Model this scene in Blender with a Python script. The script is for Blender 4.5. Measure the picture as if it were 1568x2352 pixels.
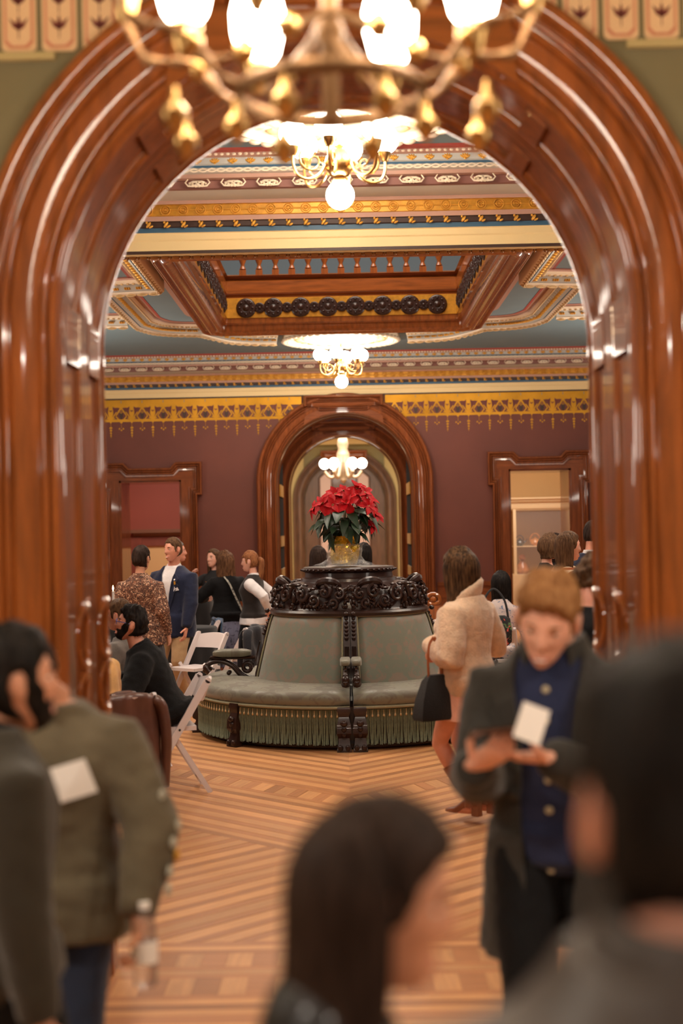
import bpy, bmesh, math, random
from mathutils import Vector, Matrix, noise
R = math.radians; PI = math.pi
random.seed(7)
S = bpy.context.scene; COL = S.collection
for o in list(bpy.data.objects): bpy.data.objects.remove(o)

# ------------------------------------------------------------------ camera, world, lights, exposure
cam = bpy.data.cameras.new('camera'); co = bpy.data.objects.new('camera', cam); COL.objects.link(co)
cam.sensor_fit = 'VERTICAL'; cam.sensor_height = 36; cam.sensor_width = 24; cam.lens = 50
co.matrix_world = (Matrix.Translation((0, 0, 1.8)) @ Matrix.Rotation(6/3267, 4, 'Z') @
                   Matrix.Rotation(PI/2 + math.atan(39/3267), 4, 'X') @ Matrix.Rotation(-0.02, 4, 'Z'))
cam.dof.use_dof = True; cam.dof.focus_distance = 12.4; cam.dof.aperture_fstop = 1.5
cam.clip_start = .05; cam.clip_end = 200
S.camera = co
S.view_settings.view_transform = 'Standard'; S.view_settings.look = 'None'
S.view_settings.gamma = 1; S.view_settings.use_curve_mapping = False
S.view_settings.exposure = 1.0
W = bpy.data.worlds.new('world'); S.world = W; W.use_nodes = True
W.node_tree.nodes['Background'].inputs[0].default_value = (1, .78, .6, 1)
W.node_tree.nodes['Background'].inputs[1].default_value = .05
GLOW = 23.0            # radiance of the lit glass globes
def area(name, loc, size, energy, col=(1, .87, .74), rot=(0, 0, 0)):
    l = bpy.data.lights.new(name, 'AREA'); l.shape = 'RECTANGLE' if size[0] > .5 else 'ELLIPSE'; l.size = size[0]; l.size_y = size[1]
    l.energy = energy; l.color = col
    o = bpy.data.objects.new(name, l); COL.objects.link(o); o.location = loc; o.rotation_euler = rot
    return o
area('front_room_fill', (0, .4, 4.3), (2.4, 2.4), 8)  # added soft fill under the front ceiling, not a fixture
for x_, y_ in ((-2.3, 2.4), (2.3, 2.4), (-2.6, -.8), (2.6, -.8), (0, -2.6)): area('front_room_lamp', (x_, y_, 3.3), (.34, .34), 30, (1, .88, .74))
area('hall_fill_west', (-3.3, 12.8, 4.2), (1.6, 4.0), 60)  # soft fill added on the west side of the hall, no fixture here
area('hall_fill_east', (3.3, 12.8, 4.2), (1.6, 4.0), 60)  # matching added fill on the east side
for s_ in (-1, 1):
    area('hall_up_fill', (s_*4.7, 17.6, 2.5), (1.2, 1.6), 54, (1, .88, .76), (0, R(180-s_*25), 0))  # unseen fill added to brighten the ceiling; no sconce hangs here
    area('hall_up_fill', (s_*4.3, 9.3, 2.5), (1.2, 1.6), 42, (1, .88, .76), (0, R(180-s_*25), 0))  # second pair of added fills aimed at the ceiling
    area('front_room_up_fill', (s_*4.2, 3.2, 2.4), (1.2, 1.2), 34, (1, .88, .76), (0, R(180-s_*20), 0))  # added fill to lift the upper wall, arch and frieze panels
area('hall_fill_near', (0, 7.2, 4.3), (3.0, 1.2), 40)  # soft area fill added over the near end of the hall
area('hall_fill_north', (0, 20.2, 4.2), (5.0, .9), 40)  # added fill before the far wall, no fixture of its own
area('passage_light', (.02, 24.6, 4.2), (1.6, 2.4), 30)
area('rear_hall_light', (.02, 31.5, 4.3), (3.0, 4.0), 300)
area('gallery_light', (3.2, 23.6, 3.5), (1.2, 1.6), 42)
area('study_light', (-3.2, 23.6, 3.5), (1.2, 1.6), 52)

# ------------------------------------------------------------------ materials
def nt(name):
    m = bpy.data.materials.new(name); m.use_nodes = True
    return m, m.node_tree, m.node_tree.nodes['Principled BSDF']
def lin(c):
    return tuple((x/255/12.92 if x/255 <= .04045 else ((x/255+.055)/1.055)**2.4) for x in c)
def mat(name, col, rough=.6, metal=0, coat=0, bump=0, bscale=60, var=0, vscale=6, stretch=(1, 1, 1), emit=None, es=0, sheen=0, trans=0, alpha=1, spec=.5):
    m, t, b = nt(name)
    col = tuple(col)
    b.inputs['Base Color'].default_value = (*col, 1); b.inputs['Roughness'].default_value = rough
    b.inputs['Metallic'].default_value = metal; b.inputs['Coat Weight'].default_value = coat
    b.inputs['Coat Roughness'].default_value = .06; b.inputs['Sheen Weight'].default_value = sheen
    b.inputs['Transmission Weight'].default_value = trans; b.inputs['Alpha'].default_value = alpha
    b.inputs['Specular IOR Level'].default_value = spec
    if emit:
        b.inputs['Emission Color'].default_value = (*emit, 1); b.inputs['Emission Strength'].default_value = es
    if var or bump:
        tc = t.nodes.new('ShaderNodeTexCoord'); mp = t.nodes.new('ShaderNodeMapping'); mp.inputs['Scale'].default_value = stretch
        t.links.new(tc.outputs['Object'], mp.inputs[0])
    if var:
        n = t.nodes.new('ShaderNodeTexNoise'); n.inputs['Scale'].default_value = vscale; n.inputs['Detail'].default_value = 5
        t.links.new(mp.outputs[0], n.inputs['Vector'])
        r = t.nodes.new('ShaderNodeValToRGB'); r.color_ramp.elements[0].position = .32; r.color_ramp.elements[1].position = .68
        r.color_ramp.elements[0].color = (*[c*(1-var) for c in col], 1); r.color_ramp.elements[1].color = (*[min(1, c*(1+var)) for c in col], 1)
        t.links.new(n.outputs['Fac'], r.inputs[0]); t.links.new(r.outputs[0], b.inputs['Base Color'])
    if bump:
        n = t.nodes.new('ShaderNodeTexNoise'); n.inputs['Scale'].default_value = bscale; n.inputs['Detail'].default_value = 3
        t.links.new(mp.outputs[0], n.inputs['Vector'])
        bp = t.nodes.new('ShaderNodeBump'); bp.inputs['Strength'].default_value = bump; bp.inputs['Distance'].default_value = .01
        t.links.new(n.outputs['Fac'], bp.inputs['Height']); t.links.new(bp.outputs[0], b.inputs['Normal'])
    return m
M = {}
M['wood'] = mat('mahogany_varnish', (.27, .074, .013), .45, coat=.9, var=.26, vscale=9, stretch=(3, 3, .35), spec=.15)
M['woodf'] = mat('mahogany_varnish_far_dim', (.185, .050, .014), .42, coat=.8, var=.28, vscale=9, stretch=(3, 3, .35), spec=.15)  # same mahogany, its colour darkened for weaker light on the far wood
M['wood2f'] = mat('mahogany_varnish_far_dim_across', (.185, .050, .014), .42, coat=.8, var=.28, vscale=9, stretch=(.35, 3, 3), spec=.15)  # same darkened copy, grain running across
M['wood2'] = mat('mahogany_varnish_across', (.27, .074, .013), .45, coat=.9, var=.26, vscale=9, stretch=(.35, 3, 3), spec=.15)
M['carve'] = mat('carved_walnut', (.030, .011, .007), .38, coat=.2, var=.3, vscale=14, spec=.35)
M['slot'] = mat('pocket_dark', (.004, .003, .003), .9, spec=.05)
M['maroon'] = mat('maroon_paint', lin((100, 50, 37)), .64, var=.10, vscale=1.3, bump=.05, bscale=90)
M['olive'] = mat('olive_paint', lin((128, 120, 88)), .7, var=.08, vscale=1.1)
M['cream'] = mat('cream_paint', lin((226, 200, 146)), .55)
M['creamw'] = mat('cream_plaster', lin((232, 216, 190)), .6)
M['pinkp'] = mat('dusty_pink_paint', lin((176, 136, 118)), .6)
M['pinkd'] = mat('dark_rose_paint', lin((128, 84, 74)), .6)
M['greyp'] = mat('grey_plaster_paint', lin((178, 168, 152)), .6)
M['bluep'] = mat('steel_blue_paint', lin((56, 92, 116)), .55)
M['ceil'] = mat('blue_grey_ceiling_paint', lin((108, 128, 134)), .7, var=.06, vscale=1.2)
M['pale'] = mat('pale_blue_paint', lin((186, 200, 204)), .7)
M['redl'] = mat('red_line_paint', lin((158, 66, 56)), .6)
M['gold'] = mat('gold_paint', lin((196, 140, 44)), .42, metal=.35, var=.18, vscale=25)
M['goldd'] = mat('gold_brown_paint', lin((140, 88, 36)), .45, metal=.3)
M['stgold'] = mat('stencil_gold', lin((178, 128, 36)), .36, metal=.85, var=.12, vscale=4)
M['stmar'] = mat('stencil_maroon', lin((98, 40, 34)), .6)
M['brass'] = mat('aged_brass', (.55, .33, .12), .28, metal=1, var=.2, vscale=30)
M['brassd'] = mat('dark_brass', (.20, .11, .05), .45, metal=.85)
M['globe'] = mat('lit_glass_globe', (1, .95, .85), .3, emit=(1, .89, .76), es=GLOW)
M['globed'] = mat('lit_opal_globe', (1, .95, .85), .3, emit=(1, .90, .78), es=5)
M['globef'] = mat('lit_glass_shade', (1, .95, .85), .3, emit=(1, .84, .66), es=GLOW*.8)
M['black'] = mat('black_cloth', (.006, .006, .007), .85, sheen=.2)
M['white'] = mat('white_resin', lin((222, 210, 208)), .38)
M['paper'] = mat('white_card', lin((236, 230, 224)), .6)
M['glass'] = mat('clear_glass', (1, 1, 1), .03, trans=1)
def wood_floor(name, a, amt):
    m, t, b = nt(name)
    b.inputs['Roughness'].default_value = .42; b.inputs['Coat Weight'].default_value = .22; b.inputs['Coat Roughness'].default_value = .16; b.inputs['Specular IOR Level'].default_value = .3
    tc = t.nodes.new('ShaderNodeTexCoord'); mp = t.nodes.new('ShaderNodeMapping'); mp.inputs['Scale'].default_value = (1.2, 14, 1)
    n = t.nodes.new('ShaderNodeTexNoise'); n.inputs['Scale'].default_value = 3; n.inputs['Detail'].default_value = 5
    oi = t.nodes.new('ShaderNodeObjectInfo'); ad = t.nodes.new('ShaderNodeMath'); ad.operation = 'MULTIPLY_ADD'
    ad.inputs[1].default_value = .5; ad.inputs[2].default_value = -.25
    ad2 = t.nodes.new('ShaderNodeMath'); ad2.operation = 'ADD'
    r = t.nodes.new('ShaderNodeValToRGB'); r.color_ramp.elements[0].position = .2; r.color_ramp.elements[1].position = .85
    r.color_ramp.elements[0].color = (*[c*(1-amt) for c in a], 1); r.color_ramp.elements[1].color = (*[c*(1+amt) for c in a], 1)
    L = t.links.new
    L(tc.outputs['UV'], mp.inputs[0]); L(mp.outputs[0], n.inputs['Vector']); L(oi.outputs['Random'], ad.inputs[0])
    L(ad.outputs[0], ad2.inputs[0]); L(n.outputs['Fac'], ad2.inputs[1]); L(ad2.outputs[0], r.inputs[0]); L(r.outputs[0], b.inputs['Base Color'])
    return m
M['fl'] = wood_floor('pale_oak_board', lin((206, 150, 99)), .20)
M['fd'] = wood_floor('brown_oak_board', lin((179, 122, 79)), .20)
def striped(name, a, b_, per):
    m, t, b = nt(name); L = t.links.new; tc = t.nodes.new('ShaderNodeTexCoord'); sp = t.nodes.new('ShaderNodeSeparateXYZ'); L(tc.outputs['Object'], sp.inputs[0])
    w = t.nodes.new('ShaderNodeMath'); w.operation = 'PINGPONG'; w.inputs[1].default_value = per/2; L(sp.outputs[1], w.inputs[0])
    g = t.nodes.new('ShaderNodeMath'); g.operation = 'GREATER_THAN'; g.inputs[1].default_value = per*.2; L(w.outputs[0], g.inputs[0])
    n = t.nodes.new('ShaderNodeTexNoise'); n.inputs['Scale'].default_value = 7; mp = t.nodes.new('ShaderNodeMapping'); mp.inputs['Scale'].default_value = (.3, 4, 1); L(tc.outputs['Object'], mp.inputs[0]); L(mp.outputs[0], n.inputs['Vector'])
    x = t.nodes.new('ShaderNodeMix'); x.data_type = 'RGBA'; x.inputs['A'].default_value = (*b_, 1); x.inputs['B'].default_value = (*a, 1); L(g.outputs[0], x.inputs['Factor'])
    h = t.nodes.new('ShaderNodeHueSaturation'); L(x.outputs['Result'], h.inputs['Color']); v = t.nodes.new('ShaderNodeMath'); v.operation = 'MULTIPLY_ADD'; v.inputs[1].default_value = .5; v.inputs[2].default_value = .75; L(n.outputs['Fac'], v.inputs[0]); L(v.outputs[0], h.inputs['Value']); L(h.outputs[0], b.inputs['Base Color'])
    b.inputs['Roughness'].default_value = .42; b.inputs['Coat Weight'].default_value = .22; b.inputs['Coat Roughness'].default_value = .16; return m
M['fbase'] = striped('striped_oak_floor', lin((206, 150, 99)), lin((179, 122, 79)), .147)

# ------------------------------------------------------------------ mesh builder
class MB:
    def __init__(s): s.v = []; s.f = []; s.m = []; s.uv = None
    def add(s, vs, fs, mi=0):
        b = len(s.v); s.v += [tuple(v) for v in vs]
        for f in fs: s.f.append(tuple(b+i for i in f)); s.m.append(mi)
        return s
    def box(s, c, d, rot=None, mi=0):
        x, y, z = d[0]/2, d[1]/2, d[2]/2
        vs = [Vector(p) for p in ((-x,-y,-z),(x,-y,-z),(x,y,-z),(-x,y,-z),(-x,-y,z),(x,-y,z),(x,y,z),(-x,y,z))]
        if rot is not None: vs = [rot @ v for v in vs]
        c = Vector(c)
        return s.add([v+c for v in vs], [(0,3,2,1),(4,5,6,7),(0,1,5,4),(1,2,6,5),(2,3,7,6),(3,0,4,7)], mi)
    def b2(s, a, b, mi=0):
        return s.box([(a[i]+b[i])/2 for i in range(3)], [abs(b[i]-a[i]) for i in range(3)], None, mi)
    def loft(s, rings, closed=True, caps=True, mi=0, flip=False):
        n = len(rings[0]); b = len(s.v)
        for r in rings: s.v += [tuple(p) for p in r]
        kk = n if closed else n-1
        for i in range(len(rings)-1):
            for k in range(kk):
                a, c = b+i*n+k, b+i*n+(k+1) % n
                q = (a, c, c+n, a+n); s.f.append(q[::-1] if flip else q); s.m.append(mi)
        if caps and closed:
            s.f.append(tuple(b+k for k in range(n))[::-1]); s.m.append(mi)
            s.f.append(tuple(b+(len(rings)-1)*n+k for k in range(n))); s.m.append(mi)
        return s
    def tube(s, pts, rad, n=8, mi=0, flat=1.0, up=(0, 0, 1), caps=True):
        pts = [Vector(p) for p in pts]
        if not isinstance(rad, (list, tuple)): rad = [rad]*len(pts)
        rings = []; u = None
        for i, p in enumerate(pts):
            t = (pts[min(i+1, len(pts)-1)] - pts[max(i-1, 0)])
            t = t.normalized() if t.length > 1e-9 else Vector((0, 0, 1))
            if u is None:
                u = Vector(up); u = u - t*u.dot(t)
                if u.length < 1e-4: u = Vector((1, .1, 0)); u = u - t*u.dot(t)
            else: u = u - t*u.dot(t)
            u.normalize(); w = t.cross(u)
            r = rad[i]; ra, rb = r if isinstance(r, tuple) else (r, r*flat)
            rings.append([p + u*(rb*math.sin(a)) + w*(ra*math.cos(a)) for a in (2*PI*k/n for k in range(n))])
        return s.loft(rings, True, caps, mi, True)
    def lathe(s, prof, n=24, c=(0, 0, 0), mi=0, a0=0, a1=2*PI):
        full = abs(a1-a0-2*PI) < 1e-6
        m = n if full else n+1
        rings = [[(c[0]+r*math.cos(a0+(a1-a0)*k/n), c[1]+r*math.sin(a0+(a1-a0)*k/n), c[2]+z) for k in range(m)] for r, z in prof]
        return s.loft(rings, full, False, mi)
    def ball(s, c, r, n=12, m=8, mi=0, rot=None):
        r = r if isinstance(r, (list, tuple)) else (r, r, r)
        c = Vector(c); vs = []; fs = []
        for i in range(1, m):
            th = PI*i/m
            for k in range(n):
                v = Vector((r[0]*math.sin(th)*math.cos(2*PI*k/n), r[1]*math.sin(th)*math.sin(2*PI*k/n), r[2]*math.cos(th)))
                if rot is not None: v = rot @ v
                vs.append(c+v)
        t = Vector((0, 0, r[2])); t2 = -t
        if rot is not None: t = rot @ t; t2 = rot @ t2
        vs.append(c+t); vs.append(c+t2); T = len(vs)-2
        for k in range(n):
            k2 = (k+1) % n
            fs.append((T, k, k2)); fs.append((T+1, (m-2)*n+k2, (m-2)*n+k))
            for i in range(m-2): fs.append((i*n+k, (i+1)*n+k, (i+1)*n+k2, i*n+k2))
        return s.add(vs, fs, mi)
    def prism(s, poly, h0, h1, plane='xy', mi=0):
        n = len(poly)
        def P(p, h): return (p[0], p[1], h) if plane == 'xy' else (p[0], h, p[1])
        vs = [P(p, h0) for p in poly]+[P(p, h1) for p in poly]
        fs = [tuple(range(n))[::-1], tuple(range(n, 2*n))]+[(k, (k+1) % n, n+(k+1) % n, n+k) for k in range(n)]
        return s.add(vs, fs, mi)
    def xf(s, mtx, b=0):
        for i in range(b, len(s.v)): s.v[i] = tuple(mtx @ Vector(s.v[i]))
        return s
    def mesh(s, name, mats, smooth=True):
        me = bpy.data.meshes.new(name); me.from_pydata(s.v, [], s.f)
        for m in (mats if isinstance(mats, (list, tuple)) else [mats]): me.materials.append(m)
        if any(s.m): me.polygons.foreach_set('material_index', s.m)
        if s.uv:
            ul = me.uv_layers.new(name='UVMap')
            for lp in me.loops: ul.data[lp.index].uv = s.uv[lp.vertex_index]
        me.update()
        if smooth:
            me.polygons.foreach_set('use_smooth', [True]*len(me.polygons))
            if smooth is not True: me.set_sharp_from_angle(angle=R(smooth))
        return me
    def build(s, name, mats, parent=None, smooth=40, loc=None, kind=None, **kw):
        o = bpy.data.objects.new(name, s.mesh(name, mats, smooth)); COL.objects.link(o)
        if parent is not None: o.parent = parent
        if loc is not None: o.location = loc
        if kind: o['kind'] = kind
        return tag(o, **kw)
def fixn(me):
    bm = bmesh.new(); bm.from_mesh(me); bmesh.ops.recalc_face_normals(bm, faces=bm.faces); bm.to_mesh(me); bm.free()
def tag(o, label=None, cat=None, group=None, kind=None):
    if label: o['label'] = label
    if cat: o['category'] = cat
    if group: o['group'] = group
    if kind: o['kind'] = kind
    return o
def thing(name, loc, label=None, cat=None, group=None, rz=0, kind=None, parent=None):
    o = bpy.data.objects.new(name, None); COL.objects.link(o); o.location = loc; o.rotation_euler = (0, 0, rz); o.empty_display_size = .1
    if parent is not None: o.parent = parent
    return tag(o, label, cat, group, kind)
def inst(o, parent, loc=(0, 0, 0), rot=(0, 0, 0), sc=1):
    c = o.copy(); COL.objects.link(c); c.parent = parent; c.location = loc; c.rotation_euler = rot
    c.scale = (sc, sc, sc) if not isinstance(sc, tuple) else sc
    return c
def copy_tree(o, parent=None, loc=None, rz=None, label=None):
    c = o.copy(); COL.objects.link(c); c.parent = parent
    if loc is not None: c.location = loc
    if rz is not None: c.rotation_euler = (0, 0, rz)
    if label: c['label'] = label
    for ch in list(o.children): copy_tree(ch, c)
    return c
def bead(u0, u1, h, v=0, n=7):
    return [(u0+(u1-u0)*(1-math.cos(PI*k/n))/2, v+h*math.sin(PI*k/n)) for k in range(n+1)]
def sweep(mb, path, prof, Y, inward=False, mi=0, closed=False, sgn=-1):
    """mitred sweep of profile (u across, v out of the wall) along a polyline in the XZ plane at depth Y"""
    n = len(path); rings = []
    for i, p in enumerate(path):
        a = Vector(path[i-1]) if (i > 0 or closed) else None
        b = Vector(path[(i+1) % n]) if (i < n-1 or closed) else None
        p = Vector(p)
        d1 = (p-a).normalized() if a is not None else (b-p).normalized()
        d2 = (b-p).normalized() if b is not None else d1
        n1 = Vector((-d1.y, d1.x)); n2 = Vector((-d2.y, d2.x))
        m = (n1+n2); m = m/max(.15, (m.dot(m)/2)) if m.length > 1e-6 else n1
        if inward: m = -m
        rings.append([(p.x+m.x*u, Y+sgn*v, p.y+m.y*u) for u, v in prof])
    if closed: rings.append(rings[0])
    mb.loft(rings, False, False, mi)
    return mb
def arch_path(xc, rad, zs, z0=0, n=40):
    """from the foot of one jamb over the arch to the foot of the other: list of (x, z, nx, nz)"""
    pts = [(xc-rad, z0, -1, 0), (xc-rad, (z0+zs)/2, -1, 0)]
    for k in range(n+1):
        a = PI - PI*k/n
        pts.append((xc+rad*math.cos(a), zs+rad*math.sin(a), math.cos(a), math.sin(a)))
    return pts+[(xc+rad, (z0+zs)/2, 1, 0), (xc+rad, z0, 1, 0)]
def arch_sweep(mb, path, prof, Y, mi=0, sgn=-1):
    mb.loft([[(x+nx*u, Y+sgn*v, z+nz*u) for u, v in prof] for x, z, nx, nz in path], False, False, mi)
    return mb
# ------------------------------------------------------------------ the setting
XC = .02; ZS = 2.53; ZC = 4.45
M['wallstudy'] = mat('brick_red_paint', lin((144, 68, 50)), .6, var=.06, vscale=1)
M['beige'] = mat('beige_paint', lin((214, 178, 122)), .65)
M['greenp'] = mat('pale_olive_paint', lin((190, 172, 120)), .65)
def wall_arch(name, x0, x1, z1, holes, Y0, Y1, mats, front=0, back=0):
    """wall slab from Y0 to Y1 pierced by holes: ('arch', xc, rad, zs) or ('door', xa, xb, ztop), sorted by x"""
    mb = MB(); x = x0
    for h in holes:
        if h[0] == 'door':
            xa, xb, zt = h[1:]
            mb.b2((x, Y0, 0), (xa, Y1, z1)); mb.b2((xa, Y0, zt), (xb, Y1, z1)); x = xb
        else:
            xc, rad, zs = h[1:]
            mb.b2((x, Y0, 0), (xc-rad, Y1, z1))
            n = 32
            for k in range(n):
                a, b = PI-PI*k/n, PI-PI*(k+1)/n
                p, q = (xc+rad*math.cos(a), zs+rad*math.sin(a)), (xc+rad*math.cos(b), zs+rad*math.sin(b))
                mb.prism([p, q, (q[0], z1), (p[0], z1)], Y0, Y1, 'xz')
            x = xc+rad
    mb.b2((x, Y0, 0), (x1, Y1, z1))
    ym = (Y0+Y1)/2
    for i, f in enumerate(mb.f):
        ys = [mb.v[k][1] for k in f]
        mb.m[i] = (1 if len(mats) > 1 and max(ys)-min(ys) < 1e-6 and ys[0] > ym else 0)
    return mb.build(name, mats, smooth=False, kind='structure')
AR = ('arch', XC, 1.06, ZS)
wfront = wall_arch('wall_front', -5.2, 5.2, ZC, [AR], 4.97, 5.82, [M['olive'], M['maroon']])
DL = (-3.43, -2.48, 2.60); DR = (2.52, 3.47, 2.66)
wback = wall_arch('wall_back', -6.2, 6.2, ZC, [('door', *DL), ('arch', XC, 1.06, ZS), ('door', *DR)], 21.75, 22.6, [M['maroon'], M['wallstudy']])
def slab(name, a, b, m): return MB().b2(a, b).build(name, m, smooth=False, kind='structure')
slab('wall_left', (-6.3, 5.82, 0), (-6.2, 21.75, ZC), M['maroon']); slab('wall_right', (6.2, 5.82, 0), (6.3, 21.75, ZC), M['maroon'])
slab('wall_front_left', (-5.3, -4.5, 0), (-5.2, 5.82, ZC), M['olive']); slab('wall_front_right', (5.2, -4.5, 0), (5.3, 5.82, ZC), M['olive'])
slab('wall_rear', (-5.3, -4.6, 0), (5.3, -4.5, ZC), M['olive'])
slab('ceiling_front', (-5.3, -4.6, ZC), (5.3, 5.82, ZC+.1), M['greenp'])
# hall ceiling round the stair well
WX, WY0, WY1 = 1.74, 12.4, 17.6
mb = MB()
for a, b in (((-6.3, 5.82), (6.3, WY0)), ((-6.3, WY1), (6.3, 22.6)), ((-6.3, WY0), (-WX+XC, WY1)), ((WX+XC, WY0), (6.3, WY1))):
    mb.b2((a[0], a[1], ZC), (b[0], b[1], ZC+.1))
ceil = mb.build('ceiling', M['ceil'], smooth=False, kind='structure')

# arch casings -----------------------------------------------------
CAS = ([(0, -.02), (0, .045)] + bead(0, .03, .022, .045) + [(.034, .04)] + bead(.036, .06, .014, .045) + [(.066, .043), (.078, .056), (.11, .066), (.15, .07), (.165, .058)]
       + bead(.168, .192, .016, .058) + [(.197, .06)] + bead(.2, .222, .012, .066) + [(.228, .07)] + bead(.232, .30, .036, .07, 9) + [(.305, .0)])
def keystone(parent, Y, rad, zt=3.85, hw=.61, sgn=-1):
    """stepped flat-topped head block over the crown of an arch casing"""
    zb = ZS+math.sqrt((rad+.30)**2-hw*hw)-.06
    arc = [(XC-hw+2*hw*k/16, ZS+math.sqrt((rad+.004)**2-(-hw+2*hw*k/16)**2)) for k in range(17)]
    MB().prism([(XC-hw+.03, zt-.02), (XC-hw+.03, max(zb, arc[0][1]+.02))]+arc+[(XC+hw-.03, max(zb, arc[0][1]+.02)), (XC+hw-.03, zt-.02)], Y, Y+sgn*.075, 'xz').build('keystone_block', M['wood2'], parent, smooth=False)
    pf = [((.305-u)*.80, v*1.15+.035) for u, v in CAS[1:]][::-1]
    pf = [(0, 0)]+pf+[(pf[-1][0], .07)]
    o = MB(); sweep(o, [(XC+hw, zb), (XC+hw, zt), (XC-hw, zt), (XC-hw, zb)][::-1], pf, Y, inward=True, sgn=sgn)
    o = o.build('keystone_moulding', M['wood2'], parent, smooth=32); fixn(o.data)
def arch_trim(name, Y, rad, zt=3.85, key=True, sgn=-1, n=56, prof=CAS):
    o = arch_sweep(MB(), arch_path(XC, rad, ZS, .0, n), prof, Y, sgn=sgn).build(name, M['wood'], smooth=32, kind='structure')
    fixn(o.data)
    if key: keystone(o, Y, rad, zt, sgn=sgn)
    for s in (-1, 1):  # plinth block under each jamb
        MB().b2((XC+s*(rad-.002), Y, 0), (XC+s*(rad+.31), Y+sgn*.125, .34)).build('plinth_block', M['wood'], o, smooth=False)
    return o
t1 = arch_trim('trim_1', 4.97, 1.0)
near_wood, near_cas = (M['wood'], M['wood2']), CAS
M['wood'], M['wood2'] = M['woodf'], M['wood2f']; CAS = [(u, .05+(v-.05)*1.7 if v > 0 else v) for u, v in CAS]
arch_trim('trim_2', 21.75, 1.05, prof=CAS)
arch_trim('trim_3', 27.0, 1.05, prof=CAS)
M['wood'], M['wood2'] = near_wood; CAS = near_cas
# panelled lining of the near arch ---------------------------------
def pan(y0, y1):   # raised mouldings of one panel across its width, d = towards the opening
    w = y1-y0
    return ([(y0, 0), (y0+.004, -.004)] + [(y0+.012, -.022)] + [(y0+.012+u, d) for u, d in bead(0, .022, .018, -.022)] + [(y0+.04, -.03), (y0+.05, -.018)]
            + [(y1-.05, -.018), (y1-.04, -.03)] + [(y1-.034+u, d) for u, d in bead(0, .022, .018, -.022)] + [(y1-.012, -.022), (y1-.004, -.004), (y1, 0)])
def lining(name, Y0, Y1, rad, panels, slot, parent=None):
    pr = [(Y0-.045, -.035), (Y0-.045, -.004), (Y0-.03, .006), (Y0, .008), (Y0+.012, 0)]
    for a, b in panels: pr += pan(a, b)
    pr += [(Y1-.012, 0), (Y1, .008), (Y1+.03, .006), (Y1+.045, -.004), (Y1+.045, -.035)]
    pr.sort(key=lambda q: q[0]) if False else None
    pa = arch_path(XC, rad, ZS, 0, 56)
    o = arch_sweep(MB(), pa, [(-d, y) for y, d in pr], 0, sgn=1).build(name, M['wood'], parent, smooth=32, kind=None if parent else 'structure')
    fixn(o.data)
    s0, s1 = slot
    arch_sweep(MB(), pa, [(-.0015, s0), (.004, s0+.008), (.004, s1-.008), (-.0015, s1)], 0, sgn=1).build('door_pocket_slot', M['slotw'], o)  # nearly flush strip, coloured dark for the shade inside a pocket slot
    return o
M['slotw'] = mat('slot_shade_and_dark_trim', (.045, .018, .010), .55)  # dark brown: painted shade of the pocket slots, also plain dark trim
PN = [(5.04, 5.33), (5.50, 5.75)]
lin1 = lining('trim_5', 4.97, 5.82, 1.0, PN, (5.375, 5.46), None)
def sub_arch(a0, a1, n=4):
    return [(XC+math.cos(R(90+a0+(a1-a0)*k/n))*1.0, ZS+math.sin(R(90+a0+(a1-a0)*k/n))*1.0, math.cos(R(90+a0+(a1-a0)*k/n)), math.sin(R(90+a0+(a1-a0)*k/n))) for k in range(n+1)]
for (y0, y1) in PN:
    prr = [(.02, y0+.002), (-.002, y0+.004), (-.004, y0+.03), (-.004, y1-.03), (-.002, y1-.004), (.02, y1-.002)]
    for sx in (-1, 1):
        for c, w in ((44, 2.6), (87.5, 2.6)):
            a = -sx*c
            mb = arch_sweep(MB(), sub_arch(a-w, a+w), prr, 0, sgn=1)
            mb.build('panel_rail', M['wood'], lin1, smooth=False)
        for z0, z1 in ((2.42, 2.535), (.80, .98), (.0, .30)):
            x = XC+sx*1.0
            arch_sweep(MB(), [(x, z0, sx, 0), (x, z1, sx, 0)], prr, 0, sgn=1).build('panel_rail', M['wood'], lin1, smooth=False)
        # carved loops on the jamb panels
        ym = (y0+y1)/2
        for zc, hh, ww in ((1.425, .115, .085), (1.20, .10, .075)):
            x = XC+sx*.985
            pts = [(x-sx*.008*(1+math.cos(2*t)), ym+ww*math.sin(t), zc+hh*math.cos(t)) for t in (2*PI*k/20 for k in range(21))]
            MB().tube(pts, [.012+.004*math.cos(2*PI*k/10) for k in range(21)], 8).build('carved_loop', M['woodg'] if 'woodg' in M else M['wood'], lin1)
# back casing of the near arch on the hall side
arch_trim('trim_6', 5.82, 1.0, key=False, sgn=1, n=40)
# far arch linings and the folded leaves in their pocket
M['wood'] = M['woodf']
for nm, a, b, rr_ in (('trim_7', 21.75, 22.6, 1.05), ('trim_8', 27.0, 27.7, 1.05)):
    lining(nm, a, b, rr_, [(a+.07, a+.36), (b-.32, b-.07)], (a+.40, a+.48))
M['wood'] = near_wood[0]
for sx in (-1, 1):
    x = XC+sx*1.075
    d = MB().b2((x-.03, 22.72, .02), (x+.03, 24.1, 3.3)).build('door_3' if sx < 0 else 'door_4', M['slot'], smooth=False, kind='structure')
    for z, h, m in ((2.44, .19, M['amber'] if 'amber' in M else M['gold']), (1.62, .17, M['brass']), (1.10, .15, M['brass'])):
        MB().b2((x-sx*.045, 22.75, z-h/2), (x-sx*.03, 23.9, z+h/2)).build('hinge_plate', m, d, smooth=False)
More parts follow.
